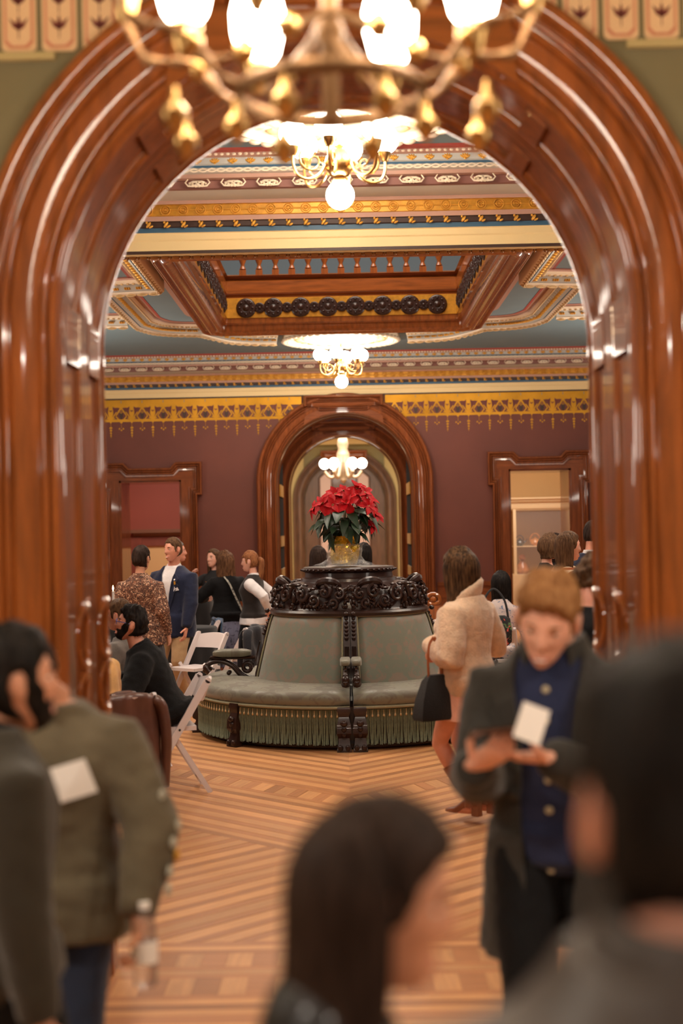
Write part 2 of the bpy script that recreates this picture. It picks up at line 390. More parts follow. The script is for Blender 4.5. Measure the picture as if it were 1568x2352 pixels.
# doorways with eared architraves -----------------------------------
ARCHI = [(0, 0), (0, .10)] + bead(0, .035, .03, .095) + [(.042, .09)] + bead(.044, .066, .016, .085) + [(.072, .075)] + bead(.076, .098, .014, .07) + [(.104, .06), (.128, .062), (.134, .045)]
def doorway(name, xa, xb, zt):
    o = MB()
    Y = 21.75; e = .17; zc = zt+.27; ze = zt-.24; wi = .24
    path = [(xa-e-.08, 0), (xa-e-.08, ze), (xa-wi-.08, ze), (xa-wi-.08, zc), (xa+.08, zc), (xa+.16, zc-.085), (xb-.16, zc-.085), (xb-.08, zc), (xb+wi+.08, zc), (xb+wi+.08, ze), (xb+e+.08, ze), (xb+e+.08, 0)]
    path = path[::-1]
    sweep(o, path, ARCHI, Y)
    ob = o.build(name, M['wood'], smooth=32, kind='structure'); fixn(ob.data)
    for a, b in (((xa-.19, 0), (xa, zt)), ((xb, 0), (xb+.19, zt)), ((xa-.22, zt), (xb+.22, zt+.13)), ((xa-.27, ze+.09), (xa-.02, zc-.12)), ((xb+.02, ze+.09), (xb+.27, zc-.12))):
        MB().b2((a[0], Y, a[1]), (b[0], Y-.05+(.0 if b[1]-a[1] > 1 else .003 if b[0]-a[0] > .5 else .006), b[1])).build('architrave_board', M['wood'] if b[0]-a[0] < .5 else M['wood2'], ob, smooth=False)
    for x0, x1 in ((xa-.005, xa+.03), (xb-.03, xb+.005)):
        MB().b2((x0, Y-.02, 0), (x1, 22.62, zt)).build('jamb_lining', M['wood'], ob, smooth=False)
    MB().b2((xa, Y-.02, zt-.03), (xb, 22.62, zt+.005)).build('head_lining', M['wood2'], ob, smooth=False)
    return ob
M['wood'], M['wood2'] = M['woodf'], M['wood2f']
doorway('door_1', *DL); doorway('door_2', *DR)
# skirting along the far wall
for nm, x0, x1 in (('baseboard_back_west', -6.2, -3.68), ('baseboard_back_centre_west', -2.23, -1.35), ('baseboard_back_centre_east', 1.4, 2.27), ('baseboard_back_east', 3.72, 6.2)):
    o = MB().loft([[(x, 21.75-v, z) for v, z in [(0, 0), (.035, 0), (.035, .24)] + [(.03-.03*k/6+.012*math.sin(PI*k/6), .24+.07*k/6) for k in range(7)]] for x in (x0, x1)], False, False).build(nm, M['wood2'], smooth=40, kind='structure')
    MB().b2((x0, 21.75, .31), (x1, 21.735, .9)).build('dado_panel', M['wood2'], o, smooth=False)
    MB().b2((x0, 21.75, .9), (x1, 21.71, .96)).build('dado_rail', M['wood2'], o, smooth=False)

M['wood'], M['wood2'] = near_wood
# cornices -----------------------------------------------------------
BANDS = [('cream_fascia', 'cream', [(0, 3.862), (.012, 3.862), (.012, 3.93), (.02, 3.94), (.02, 3.985), (.03, 3.99)]),
         ('blue_strip', 'bluep', [(.03, 3.99), (.032, 4.024)]),
         ('leaf_ground', 'slotw', [(.032, 4.024), (.05, 4.03), (.055, 4.062), (.07, 4.066)]),
         ('pink_strip', 'pinkp', [(.07, 4.066), (.075, 4.10)]),
         ('gold_frieze', 'gold', [(.075, 4.10), (.085, 4.104), (.085, 4.178), (.10, 4.182)]),
         ('pink_band', 'pinkp', [(.10, 4.182), (.115, 4.205)]),
         ('grey_cove', 'greyp', [(.115, 4.205), (.16, 4.206), (.24, 4.215), (.30, 4.232)]),
         ('bracket_recess', 'pinkd', [(.30, 4.232), (.335, 4.236), (.345, 4.285), (.36, 4.288)]),
         ('pink_soffit', 'pinkp', [(.36, 4.288), (.41, 4.292), (.412, 4.318)]),
         ('guilloche_ground', 'greyp', [(.412, 4.318), (.44, 4.322), (.45, 4.352)]),
         ('thin_blue_line', 'bluep', [(.45, 4.352), (.46, 4.366)]),  # thin band in its own steel blue paint
         ('leaf_band', 'pale2', [(.46, 4.366), (.48, 4.372), (.50, 4.410)]),
         ('rose_strip', 'pinkp', [(.50, 4.410), (.54, 4.414), (.555, 4.432)]),
         ('red_line', 'redl', [(.555, 4.432), (.60, 4.436), (.61, 4.45)])]
M['pale2'] = mat('grey_blue_plaster', lin((176, 176, 168)), .6)
def orn_rosette():
    mb = MB()
    for r0, r1, h in ((0, .012, .014), (.015, .026, .010), (.031, .039, .012)):
        pr = [(r0, 0)] + [(r0+(r1-r0)*k/4, h*math.sin(PI*k/4)+.001) for k in range(1, 4)] + [(r1, 0)]
        mb.lathe(pr, 16)
    return mb.xf(Matrix.Rotation(PI/2, 4, 'X')).mesh('rosette', M['goldr'])
M['goldr'] = mat('gilded_relief', lin((214, 158, 62)), .4, metal=.4)
M['redr'] = mat('gilded_rose', lin((170, 84, 44)), .5, metal=.2)
def orn_leafdrop():
    mb = MB()
    mb.ball((0, -.012, .018), (.012, .014, .026), 8, 6, rot=Matrix.Rotation(R(35), 3, 'Y'))
    mb.ball((.018, -.012, .004), (.008, .012, .018), 8, 5, rot=Matrix.Rotation(R(60), 3, 'Y'))
    mb.ball((-.012, -.012, .036), (.009, .01, .012), 8, 5)
    return mb.mesh('leaf_drop', M['goldr'])
def orn_bracket():
    mb = MB(); w = .085
    for sx in (-1, 1):
        mb.tube([(sx*(.012+.016*t)*math.cos(2.6*t)+sx*.035, -.03-.02*math.sin(t), .03+.014*t*math.sin(2.6*t)) for t in (k*.35 for k in range(10))], [.011-.0007*k for k in range(10)], 6)
        for k in range(3):
            mb.ball((sx*(.012+.022*k), -.035-.006*(2-k), .008+.010*k), (.012, .016, .010), 8, 5, rot=Matrix.Rotation(sx*R(30*k), 3, 'Y'))
    mb.ball((0, -.045, .016), (.012, .022, .016), 8, 6); mb.ball((0, -.03, .042), (.05, .02, .009), 8, 5)
    return mb.mesh('carved_bracket', M['creamw'])
def orn_palmette():
    mb = MB()
    for k in range(-2, 3):
        a = R(k*27)
        mb.ball((.026*math.sin(a), -.006, .004+.024*math.cos(a)), (.0075, .009, .018), 6, 5, rot=Matrix.Rotation(a, 3, 'Y'))
    mb.ball((0, -.008, .005), (.010, .008, .008), 6, 5)
    return mb.mesh('palmette', M['goldr'])
ORN = dict(rosette=orn_rosette(), leaf_drop=orn_leafdrop(), carved_bracket=orn_bracket(), palmette=orn_palmette())
def cornice(name, Y, x0, x1, xo, fine):
    root = thing(name, (XC, Y, 0), kind='structure')
    for nm, m, pr in BANDS:
        MB().loft([[(x, -v, z) for v, z in pr] for x in (x0, x1)], False, False).build(nm, M[m], root, smooth=25)
    MB().b2((x0, -.01, 3.84), (x1, 0, 3.864)).build('dark_picture_rail', M['slotw'], root, smooth=False)
    def row(nm, pitch, v, z, single=True, sc=1, mats=None):
        xs = [(-math.floor(xo/pitch)+k)*pitch for k in range(2*int(xo/pitch)+1)]
        if single:
            for x in xs:
                o = bpy.data.objects.new(nm, ORN[nm]); COL.objects.link(o); o.parent = root; o.location = (x, -v, z); o.scale = (sc,)*3
        else:
            src = ORN[nm]; mb = MB(); vs = [q.co for q in src.vertices]; fs = [tuple(p.vertices) for p in src.polygons]
            for x in xs: mb.add([(q[0]*sc+x, q[1]*sc-v, q[2]*sc+z) for q in vs], fs)
            mb.build(nm+'_row', src.materials[0], root, kind='stuff')
    row('rosette', .1275, .086, 4.141)
    row('leaf_drop', .1275, .052, 4.024, fine)
    row('carved_bracket', .252, .345, 4.232, fine, 1.0)
    row('palmette', .125, .488, 4.368, fine)
    # bar threads through the rosettes, egg-and-dart and guilloche strands
    MB().tube([(-xo, -.088, 4.141), (xo, -.088, 4.141)], .006, 6).build('gold_thread', M['goldr'], root)
    mb = MB()
    for k in range(int(2*xo/.042)):
        mb.ball((-xo+.042*k, -.55, 4.421), (.014, .012, .011), 6, 4)
    mb.build('egg_moulding', M['creamw'], root, kind='stuff')
    mb = MB()
    for ph in (0, PI):
        n = int(2*xo/.016)
        mb.tube([(-xo+.016*k, -.452-.004*math.cos(k*.8+ph), 4.336+.011*math.sin(k*.8+ph)) for k in range(n)], .0065, 5)
    mb.build('guilloche', M['creamw'], root, kind='stuff')
    return root
cornice('cornice_beam', 10.4, -6.2, 6.2, 2.5, True)
cornice('cornice_back', 21.75, -6.2, 6.2, 4.1, False)
beam = slab('ceiling_beam', (-6.2, 10.4, 3.862), (6.2, 10.62, ZC), M['cream'])
mb = MB()
for k in range(64):
    x = -2.5+.08*k
    mb.ball((x, 10.60, 3.855), (.036, .02, .016), 8, 5); mb.ball((x+.04, 10.60, 3.848), (.012, .014, .014), 6, 4)
mb.build('carved_leaf_strip', M['goldd'], beam, kind='stuff')

# stencilled frieze on the far wall ---------------------------------
def stencil(parent, x0, x1, Y):
    g, r, k, b = MB(), MB(), MB(), MB(); T = .322
    def poly(mb, pts, d): mb.add([(x, Y-d, z) for x, z in pts], [tuple(range(len(pts)))])
    poly(g, [(x0, 3.84), (x0, 3.72), (x1, 3.72), (x1, 3.84)], .0008)
    poly(g, [(x0, 3.545), (x0, 3.505), (x1, 3.505), (x1, 3.545)], .0008)
    n0 = int(math.floor(x0/T)); n1 = int(math.ceil(x1/T))
    for i in range(n0, n1+1):
        for half in (0, 1):
            c = i*T+half*T/2
            if c-T/4 < x0 or c+T/4 > x1: continue
            if half == 0:   # tall bud with a red eye
                poly(g, [(c, 3.775), (c-.035, 3.70), (c-.04, 3.63), (c-.018, 3.555), (c-.022, 3.52), (c, 3.475), (c+.022, 3.52), (c+.018, 3.555), (c+.04, 3.63), (c+.035, 3.70)], .0016)
                poly(r, [(c-.02, 3.69), (c-.024, 3.675), (c, 3.655), (c+.024, 3.675), (c+.02, 3.69), (c, 3.675)], .0024)
                for s in (-1, 1):
                    poly(r, [(c+s*.03, 3.745), (c+s*.048, 3.665), (c+s*.085, 3.66), (c+s*.072, 3.70), (c+s*.12, 3.725), (c+s*.06, 3.722)], .0024)
                    poly(g, [(c+s*.015, 3.56), (c+s*.05, 3.615), (c+s*.085, 3.66), (c+s*.097, 3.655), (c+s*.06, 3.60), (c+s*.02, 3.535)], .0016)
                    poly(g, [(c+s*.02, 3.545), (c+s*.045, 3.575), (c+s*.10, 3.545), (c+s*.07, 3.56)], .0016)
                poly(b, [(c-.004+T/2, 3.83), (c-.004+T/2, 3.79), (c+.004+T/2, 3.79), (c+.004+T/2, 3.83)], .002)
                for q in range(4):  # hanging leaf chain
                    z = 3.43-.04*q; w = .022-.004*q
                    for s in (-1, 1): poly(g, [(c+s*.003, z), (c+s*w, z-.008), (c+s*w*.8, z-.03), (c+s*.003, z-.022)], .0012)
                poly(g, [(c-.0025, 3.475), (c-.0025, 3.26), (c+.0025, 3.26), (c+.0025, 3.475)], .001)
            else:           # triangle net with a heart and three berries below
                for s in (-1, 1):
                    poly(g, [(c, 3.73), (c+s*.012, 3.73), (c+s*.088, 3.60), (c+s*.088, 3.575), (c, 3.705)], .0016)
                    poly(g, [(c+s*.085, 3.61), (c+s*.085, 3.585), (c, 3.475), (c, 3.505)], .0016)
                poly(k, [(c, 3.655), (c-.028, 3.625), (c-.03, 3.59), (c, 3.535), (c+.03, 3.59), (c+.028, 3.625)], .0018)
                poly(g, [(c-.003, 3.70), (c-.003, 3.63), (c+.003, 3.63), (c+.003, 3.70)], .0022)
                for s in (-1, 0, 1):
                    cx, cz = c+s*.03, 3.40-(.022 if s == 0 else 0)
                    poly(g, [(cx+.011*math.cos(2*PI*q/8), cz+.013*math.sin(2*PI*q/8)) for q in range(8)], .0012)
                    cx2, cz2 = c+s*.022, 3.655-(.012 if s == 0 else 0)
                    poly(g, [(cx2+.007*math.cos(2*PI*q/6), cz2+.008*math.sin(2*PI*q/6)) for q in range(6)], .0024)
                poly(g, [(c-.002, 3.475), (c-.002, 3.41), (c+.002, 3.41), (c+.002, 3.475)], .001)
    for nm, mb, m in (('gold_stencil', g, M['stgold']), ('red_stencil', r, M['stmar']), ('dark_stencil', k, M['slotw']), ('blue_stencil', b, M['bluep'])):
        if mb.v: mb.build(nm, m, parent, smooth=False, kind='stuff')
stencil(wback, -4.2, -.62, 21.75); stencil(wback, .66, 4.2, 21.75)

# panel frieze above the near arch ------------------------------------
M['frpan'] = mat('frieze_cream', lin((232, 196, 152)), .55); M['frpink'] = mat('frieze_pink', lin((206, 132, 104)), .55)
M['frred'] = mat('frieze_wine_leaf', lin((120, 56, 50)), .55)
for s in (-1, 1):
    for k in range(30):
        xc = XC+s*(.70+.142*k)
        w, z0, z1 = .061, 3.495, 3.79
        if (abs(xc-XC)-.071)**2+(z0-ZS)**2 < 1.31**2 and (abs(xc-XC)+.02)**2+(z1-ZS)**2 < 1.31**2: continue
        ch = .02
        def octo(w, z0, z1, c): return [(xc-w, z0+c), (xc-w+c, z0), (xc+w-c, z0), (xc+w, z0+c), (xc+w, z1-c), (xc+w-c, z1), (xc-w+c, z1), (xc-w, z1-c)]
        p = MB().prism(octo(w, z0, z1, .012), 4.97, 4.964, 'xz').build('frieze_panel', M['frpan'], wfront, smooth=False)
        MB().prism(octo(w-.010, z0+.012, z1-.012, ch), 4.966, 4.9625, 'xz').build('pink_border', M['frpink'], p, smooth=False)
        MB().prism(octo(w-.018, z0+.021, z1-.021, ch), 4.966, 4.9615, 'xz').build('cream_field', M['frpan'], p, smooth=False)
        mb = MB()
        for zc in (z0+.075, z0+.165):
            for a in (-38, 0, 38):
                ca, sa = math.cos(R(a)), math.sin(R(a))
                lf = [(0, -.005), (-.009, .02), (0, .055), (.009, .02)]
                mb.prism([(xc+x*ca+z*sa, zc+z*ca-x*sa) for x, z in lf], 4.966, 4.9605, 'xz')
            mb.prism([(xc-.0015, zc-.03), (xc+.0015, zc-.03), (xc+.0015, zc+.02), (xc-.0015, zc+.02)], 4.966, 4.9605, 'xz')
        mb.build('leaf_motif', M['frred'], p, smooth=False)
mb = MB()
for s in (-1, 1): mb.b2((XC+s*1.0, 4.97, 3.462), (XC+s*4.9, 4.945, 3.488))
mb.build('trim_9', M['greenp'], smooth=False, kind='structure')
for s in (-1, 1): MB().b2((XC+s*1.0, 4.97, 3.80), (XC+s*4.9, 4.93, 3.86)).build('trim_10', M['greenp'], smooth=False, kind='structure')

# stair well ----------------------------------------------------------
CYW = (WY0+WY1)/2; HYW = (WY1-WY0)/2
def rr(u, z, r=.34, n=6):
    hx, hy, q = WX+u, HYW+u, max(.02, r+u)
    out = []
    for cx, cy, a0 in ((hx-q, hy-q, 0), (-hx+q, hy-q, 90), (-hx+q, -hy+q, 180), (hx-q, -hy+q, 270)):
        for k in range(n+1):
            a = R(a0+90*k/n); out.append((XC+cx+q*math.cos(a), CYW+cy+q*math.sin(a), z))
    return out
def wellband(nm, prof, m, parent=None, kind=None):
    mb = MB(); mb.loft([rr(u, z) for u, z in prof], True, False)
    o = mb.build(nm, m, parent, smooth=35, kind=kind); fixn(o.data); return o
well = wellband('trim_11', [(.10, 4.452), (.10, 4.42)] + [(.10-.03*k/4, 4.42-.03*math.sin(PI*k/8)) for k in range(5)] + [(.06, 4.37), (.03, 4.35), (.03, 4.32), (0, 4.31), (-.01, 4.27)]
      + [(-.02-.06*k/6, 4.26-.04*math.sin(PI*k/6)-.02*k/6) for k in range(7)] + [(-.10, 4.24)] + [(-.11-.09*k/6, 4.225-.03*math.sin(PI*k/6)) for k in range(7)] + [(-.215, 4.235)] + [(-.22-.06*k/6, 4.235-.02*math.sin(PI*k/6)) for k in range(7)]
      + [(-.29, 4.25), (-.30, 4.31), (-.33, 4.33), (-.335, 4.385)], M['wood'], None, 'structure')
wellband('gold_band', [(-.335, 4.385), (-.345, 4.39), (-.345, 4.625), (-.335, 4.63)], M['gold'], well)
wellband('well_fascia', [(-.335, 4.63)] + [(-.335+.03*math.sin(PI*k/6)-.0*k, 4.63+.05*k/6) for k in range(7)] + [(-.345, 4.69), (-.345, 4.83), (-.33, 4.84)] + [(-.33+.035*math.sin(PI*k/6), 4.84+.05*k/6) for k in range(7)] + [(-.345, 4.895), (-.36, 4.90), (.1, 4.91)], M['wood2'], well)
def along(u, pitch, sides=('far', 'l', 'r'), ends=.34):
    out = []
    hx, hy = WX+u, HYW+u
    n = int((2*hx-2*ends*.4)/pitch)
    for k in range(n): out.append((XC-pitch*(n-1)/2+pitch*k, CYW+hy, PI))
    for s in (-1, 1):
        m = int((2*hy-ends*1.2)/pitch)
        for k in range(m): out.append((XC+s*hx, CYW+hy-ends*.6-pitch*(k+.5), s*PI/2 if s > 0 else -PI/2))
    return out
def disc(r):
    mb = MB()
    mb.lathe([(0, .034), (r*.22, .03), (r*.28, .016), (r*.4, .012), (r*.5, .026), (r*.62, .014), (r*.8, .024), (r*.95, .014), (r, 0)], 18)
    for k in range(8):
        a = 2*PI*k/8; mb.ball((r*.66*math.cos(a), r*.66*math.sin(a), .018), (r*.13, r*.13, .012), 6, 4)
    return mb.xf(Matrix.Rotation(PI/2, 4, 'X')).mesh('carved_rosette', M['carve'])
dm, dm2 = disc(.122), disc(.066)
for i, (x, y, a) in enumerate(along(-.345, .166)):
    o = bpy.data.objects.new('carved_rosette', dm if i % 2 == 0 else dm2); COL.objects.link(o); o.parent = well
    o.location = (x, y, 4.507); o.rotation_euler = (0, 0, a+PI)
bm_ = MB().b2((-.042, -.042, 0), (.042, .042, .085)).lathe([(.02, .085), (.040, .10), (.028, .125), (.022, .15), (.050, .22), (.05, .32), (.034, .40), (.024, .46), (.04, .48), (.02, .50)], 10)
bm_.b2((-.04, -.04, .50), (.04, .04, .58)); bmesh_ = bm_.mesh('baluster', M['carvew'] if 'carvew' in M else M['wood'], 35)
for i, (x, y, a) in enumerate(along(-.24, .20)):
    o = bpy.data.objects.new('baluster', bmesh_); COL.objects.link(o); o.parent = well; o.location = (x, y, 4.90)
wellband('hand_rail', [(-.28, 5.48), (-.29, 5.52), (-.26, 5.56), (-.22, 5.56), (-.19, 5.52), (-.20, 5.48), (-.28, 5.48)], M['wood2'], well)
# upper landing seen through the well
mb = MB()
for a, b in (((-5, 9), (-WX+XC-.02, 21)), ((WX+XC+.02, 9), (5, 21)), ((-WX, WY1+.02), (WX, 21)), ((-WX, 9), (WX, WY0-.02))): mb.b2((a[0], a[1], 4.9), (b[0], b[1], 4.98))
mb.build('floor_upper', M['fbase'], smooth=False, kind='structure')
M['upw'] = mat('upper_wall_paint', lin((124, 150, 168)), .7)
slab('wall_upper_back', (-5, 21, 4.98), (5, 21.1, 8.2), M['upw']); slab('wall_upper_left', (-5.1, 9, 4.98), (-5, 21, 8.2), M['upw'])
slab('wall_upper_right', (5, 9, 4.98), (5.1, 21, 8.2), M['upw']); slab('wall_upper_front', (-5, 8.9, 4.98), (5, 9, 8.2), M['upw'])
slab('ceiling_upper', (-5, 9, 8.2), (5, 21, 8.3), M['creamw'])
area('upper_landing_light', (0, 15, 8.0), (3, 4), 190)
# painted margins and plaster ring on the hall ceiling
def ceil_ring(nm, u0, u1, z, m, r0=.34):
    mb = MB(); mb.loft([rr(u0, z, r0), rr(u1, z, r0)], True, False)
    return mb.build(nm, m, ceil, smooth=False)
ceil_ring('pink_margin', .08, .17, 4.447, M['pinkp'])
def flat_sweep(path, prof, right):
    """profile (u to one side, v below the ceiling) swept along a plan path"""
    mb = MB(); sweep(mb, path, prof, 0, inward=right, sgn=1); mb.v = [(x, z, ZC-y) for x, y, z in mb.v]; return mb
def ceil_mould(nm, path, right):
    """painted plaster cornice of one coffer: guilloche edge, blue line, palmette band, egg moulding, pink margin, red line"""
    root = None
    for k, (bn, m, pr) in enumerate((('guilloche_edge', 'creamw', [(0, 0), (0, .115), (.01, .13), (.03, .138), (.06, .136), (.085, .125), (.09, .11)]), ('blue_line', 'bluep', [(.09, .11), (.108, .112)]),
                     ('palmette_band', 'pale2', [(.108, .112), (.125, .105), (.20, .055), (.215, .05)]), ('egg_band', 'creamw', [(.215, .05), (.225, .055), (.25, .045), (.27, .02)]), ('pink_margin', 'pinkp', [(.27, .02), (.275, .004), (.32, .003)]), ('red_line', 'redl', [(.32, .0035), (.35, .0035)]))):
        o = flat_sweep(path, pr, right).build(nm if root is None else bn, M[m], ceil if root is None else root, smooth=35); fixn(o.data)
        root = root or o
    mb, mg, me_ = MB(), MB(), MB(); sg = -1 if right else 1
    for i in range(1, len(path)):
        a, b = Vector(path[i-1]), Vector(path[i]); L = (b-a).length; t = (b-a)/max(L, 1e-6); n = Vector((-t.y, t.x))*sg; c = max(1, round(L/.125))
        for j in range(c):
            q = a.lerp(b, (j+.5)/c); p = q+n*.16; rot = Matrix.Rotation(math.atan2(t.y, t.x), 3, 'Z')
            for w in (-1, 0, 1): mb.ball((p.x+t.x*w*.022, p.y+t.y*w*.022, ZC-.088), (.012, .034-.008*abs(w), .016), 6, 4, rot=rot)
            for e in range(2):
                p = a.lerp(b, (j+.25+.5*e)/c)+n*.235; me_.ball((p.x, p.y, ZC-.055), (.019, .015, .012), 6, 4, rot=rot)
            p = q+n*.045
            mg.tube([(p.x+t.x*.056*w, p.y+t.y*.056*w+0, ZC-.137-.012*(1-w*w)) for w in (-1, -.5, 0, .5, 1)], .010, 5)
            for w in (-1, 1): mg.tube([(p.x+t.x*.05*u+n.x*.026*w*(1-u*u), p.y+t.y*.05*u+n.y*.026*w*(1-u*u), ZC-.136) for u in (-1, -.5, 0, .5, 1)], .007, 5)
    mb.build('palmette_row', M['goldr'], root, kind='stuff'); me_.build('egg_row', M['goldr2'], root, kind='stuff'); mg.build('guilloche_row', M['goldr2'], root, kind='stuff')
M['goldr2'] = mat('pale_gilt_plaster', lin((206, 176, 128)), .55)
def bez(ps, n=8):
    out = []
    for i in range(len(ps)-1):
        p0, p1, p2, p3 = ps[max(i-1, 0)], ps[i], ps[i+1], ps[min(i+2, len(ps)-1)]
        for k in range(n):
            t = k/n
            out.append(tuple(.5*((2*p1[j])+(-p0[j]+p2[j])*t+(2*p0[j]-5*p1[j]+4*p2[j]-p3[j])*t*t+(-p0[j]+3*p1[j]-3*p2[j]+p3[j])*t**3) for j in range(len(p1))))
    return out+[tuple(ps[-1])]
for s in (-1, 1):
    X = lambda ps: [(XC+s*x, y) for x, y in ps]
    ceil_mould('coffer_cornice', X(bez([(.9, 19.3), (1.25, 19.22), (1.55, 19.0), (1.76, 18.55), (1.86, 18.28)], 3)+bez([(1.88, 18.26), (2.2, 18.16), (2.45, 17.92), (2.58, 17.5)], 4)+[(2.58, 16.5), (2.58, 15.2)]), s > 0)
    ceil_mould('coffer_cornice', X([(2.62, 17.42), (3.4, 17.36), (5.6, 17.36)]), s > 0)
    ceil_mould('coffer_cornice', X([(5.6, 15.16), (3.2, 15.14), (2.4, 15.06), (1.90, 14.96), (1.86, 14.9), (1.86, 13.0), (1.86, 10.7)]), s < 0)
    MB().b2((XC+s*2.45, 11.0, ZC-.004), (XC+s*5.2, 14.25, ZC)).build('pale_field', M['pale'], ceil, smooth=False)
    for a, b in (((2.38, 11), (2.45, 14.32)), ((2.38, 14.25), (5.2, 14.32))): MB().b2((XC+s*a[0], a[1], ZC-.005), (XC+s*b[0], b[1], ZC)).build('red_line', M['redl'], ceil, smooth=False)
def medallion(cx, cy, rad):
    root = MB().lathe([(rad, 0), (rad, -.05), (rad*.97, -.085), (rad*.90, -.095), (rad*.86, -.06), (rad*.80, -.05), (rad*.66, -.05), (rad*.62, -.075), (rad*.56, -.08), (rad*.53, -.05), (rad*.3, -.045), (rad*.26, -.09), (rad*.16, -.12), (rad*.08, -.15), (0, -.15)], 48, (cx, cy, ZC)).build('ceiling_medallion', M['creamw'], ceil, smooth=35)
    mb = MB(); mb2 = MB()
    for k in range(48):
        a = 2*PI*k/48
        mb.ball((cx+rad*.965*math.cos(a), cy+rad*.965*math.sin(a), ZC-.08), (.05, .05, .026), 7, 5)
        if k % 2 == 0: mb2.ball((cx+rad*.735*math.cos(a), cy+rad*.735*math.sin(a), ZC-.055), (.055, .055, .022), 7, 5)
    mb.build('scalloped_rim', M['creamw'], root, kind='stuff'); mb2.build('gilt_leaf_ring', M['goldr2'], root, kind='stuff')
medallion(.01, 8.8, .80); medallion(.0, 19.4, .80); medallion(XC-3.3, 13.0, .6); medallion(XC+3.3, 13.0, .6)

# rooms beyond ----------------------------------------------------------
slab('wall_study_back', (-5.4, 26.2, 0), (-1.9, 26.3, 3.9), M['wallstudy'])
slab('wall_study_left', (-5.5, 22.6, 0), (-5.4, 26.3, 3.9), M['wallstudy']); slab('wall_study_right', (-1.9, 22.6, 0), (-1.8, 27, 4.4), M['wallstudy'])
slab('ceiling_study', (-5.5, 22.6, 3.9), (-1.8, 26.3, 4.0), M['creamw'])
slab('wall_gallery_back', (1.9, 26.2, 0), (5.4, 26.3, 3.9), M['beige'])
slab('wall_gallery_left', (1.8, 22.6, 0), (1.9, 27, 4.4), M['beige']); slab('wall_gallery_right', (5.4, 22.6, 0), (5.5, 26.3, 3.9), M['beige'])
slab('ceiling_gallery', (1.8, 22.6, 3.9), (5.5, 26.3, 4.0), M['creamw'])
slab('ceiling_passage', (-1.8, 22.6, 4.4), (1.8, 27.0, 4.5), M['olive'])
w2 = wall_arch('wall_passage', -1.9, 1.9, 4.4, [AR], 27.0, 27.7, [M['maroon'], M['greenp']])
stencil(w2, -1.8, -.7, 27.0); stencil(w2, .74, 1.8, 27.0)
slab('wall_rear_hall_left', (-2.7, 27.7, 0), (-2.6, 37, 4.45), M['greenp']); slab('wall_rear_hall_right', (2.6, 27.7, 0), (2.7, 37, 4.45), M['greenp'])
slab('ceiling_rear_hall', (-2.7, 27.7, 4.45), (2.7, 37.8, 4.55), M['ceil'])
w3 = slab('wall_rear_hall_back', (-2.7, 37.4, 0), (2.7, 37.5, 4.45), M['greenp'])
mb = MB()
for s in (-1, 1): mb.b2((XC+s*1.05, 37.0, 0), (XC+s*2.7, 37.1, 4.45))
mb.build('wall_rear_hall_return', M['greenp'], smooth=False, kind='structure')
MB().loft([[(x, 37-v, z) for v, z in ((.01, 4.2), (.02, 4.2), (.05, 4.3), (.25, 4.44))] for x in (-2.6, 2.6)], False, False).build('trim_12', M['gold'], smooth=False, kind='structure')
MB().loft([[(x, 37-v, z) for v, z in ((.01, 4.0), (.02, 4.0), (.02, 4.2), (.01, 4.2))] for x in (-2.6, 2.6)], False, False).build('trim_13', M['cream'], smooth=False, kind='structure')
M['frost'] = mat('pink_frosted_glass', lin((196, 168, 158)), .35)
M['wdark'] = mat('dull_brown_wood', (.10, .045, .024), .4, coat=.3, var=.3, vscale=8, stretch=(3, 3, .4))
M['wood'], w_keep = M['wdark'], M['wood']
arch_trim('trim_4', 37.0, 1.05); M['wood'] = w_keep
d5 = thing('door_5', (XC, 37.1, 0), kind='structure')
def archpoly(x0, x1, z0, rad=1.03, gap=0):
    top = [(x, ZS+math.sqrt(max(0, rad*rad-x*x))) for x in (x1+(x0-x1)*k/10 for k in range(11))]
    return [(x0, z0), (x1, z0)]+top
for s in (-1, 1):
    a, b = (.012, 1.04) if s > 0 else (-1.04, -.012)
    leaf = MB().prism(archpoly(a, b, 0, 1.045), .1, .18, 'xz').build('door_leaf', M['wdark'], d5, smooth=False)
    a, b = (.30, .68) if s > 0 else (-.68, -.30)
    pa = archpoly(a, b, 1.15, .92)
    MB().prism(pa, .085, .11, 'xz').build('glass_pane', M['frost'], leaf, smooth=False)
    fr = MB(); sweep(fr, pa[::-1], bead(0, .05, .05, 0), .09, closed=True, inward=True); fr.build('pane_moulding', M['wdark'], leaf)
    fr = MB(); sweep(fr, [(a, .25), (b, .25), (b, .95), (a, .95)][::-1], bead(0, .05, .05, 0), .1, closed=True, inward=True); fr.build('lower_panel_moulding', M['wdark'], leaf)
# ------------------------------------------------------------------ floor
floor = slab('floor', (-6.3, -4.6, -.12), (6.3, 38, -.003), M['fbase'])
def clip(poly, nx, ny, d):
    out = []
    for i in range(len(poly)):
        p, q = poly[i], poly[(i+1) % len(poly)]
        a, b = nx*p[0]+ny*p[1]-d, nx*q[0]+ny*q[1]-d
        if a <= 0: out.append(p)
        if (a < 0 < b) or (b < 0 < a):
            t = a/(a-b); out.append((p[0]+(q[0]-p[0])*t, p[1]+(q[1]-p[1])*t))
    return out
def board(poly, ang, m, name='floor_board', h=0.0):
    if len(poly) < 3: return
    A = sum(poly[i][0]*poly[(i+1) % len(poly)][1]-poly[(i+1) % len(poly)][0]*poly[i][1] for i in range(len(poly)))/2
    if abs(A) < 4e-4: return
    if A < 0: poly = poly[::-1]
    mb = MB(); mb.prism(poly, -.012, h)
    ca, sa = math.cos(ang), math.sin(ang); off = random.uniform(0, 9)
    mb.uv = [(x*ca+y*sa+off, -x*sa+y*ca+off) for x, y, z in mb.v]
    o = mb.build(name, M[m], floor, smooth=False); return o
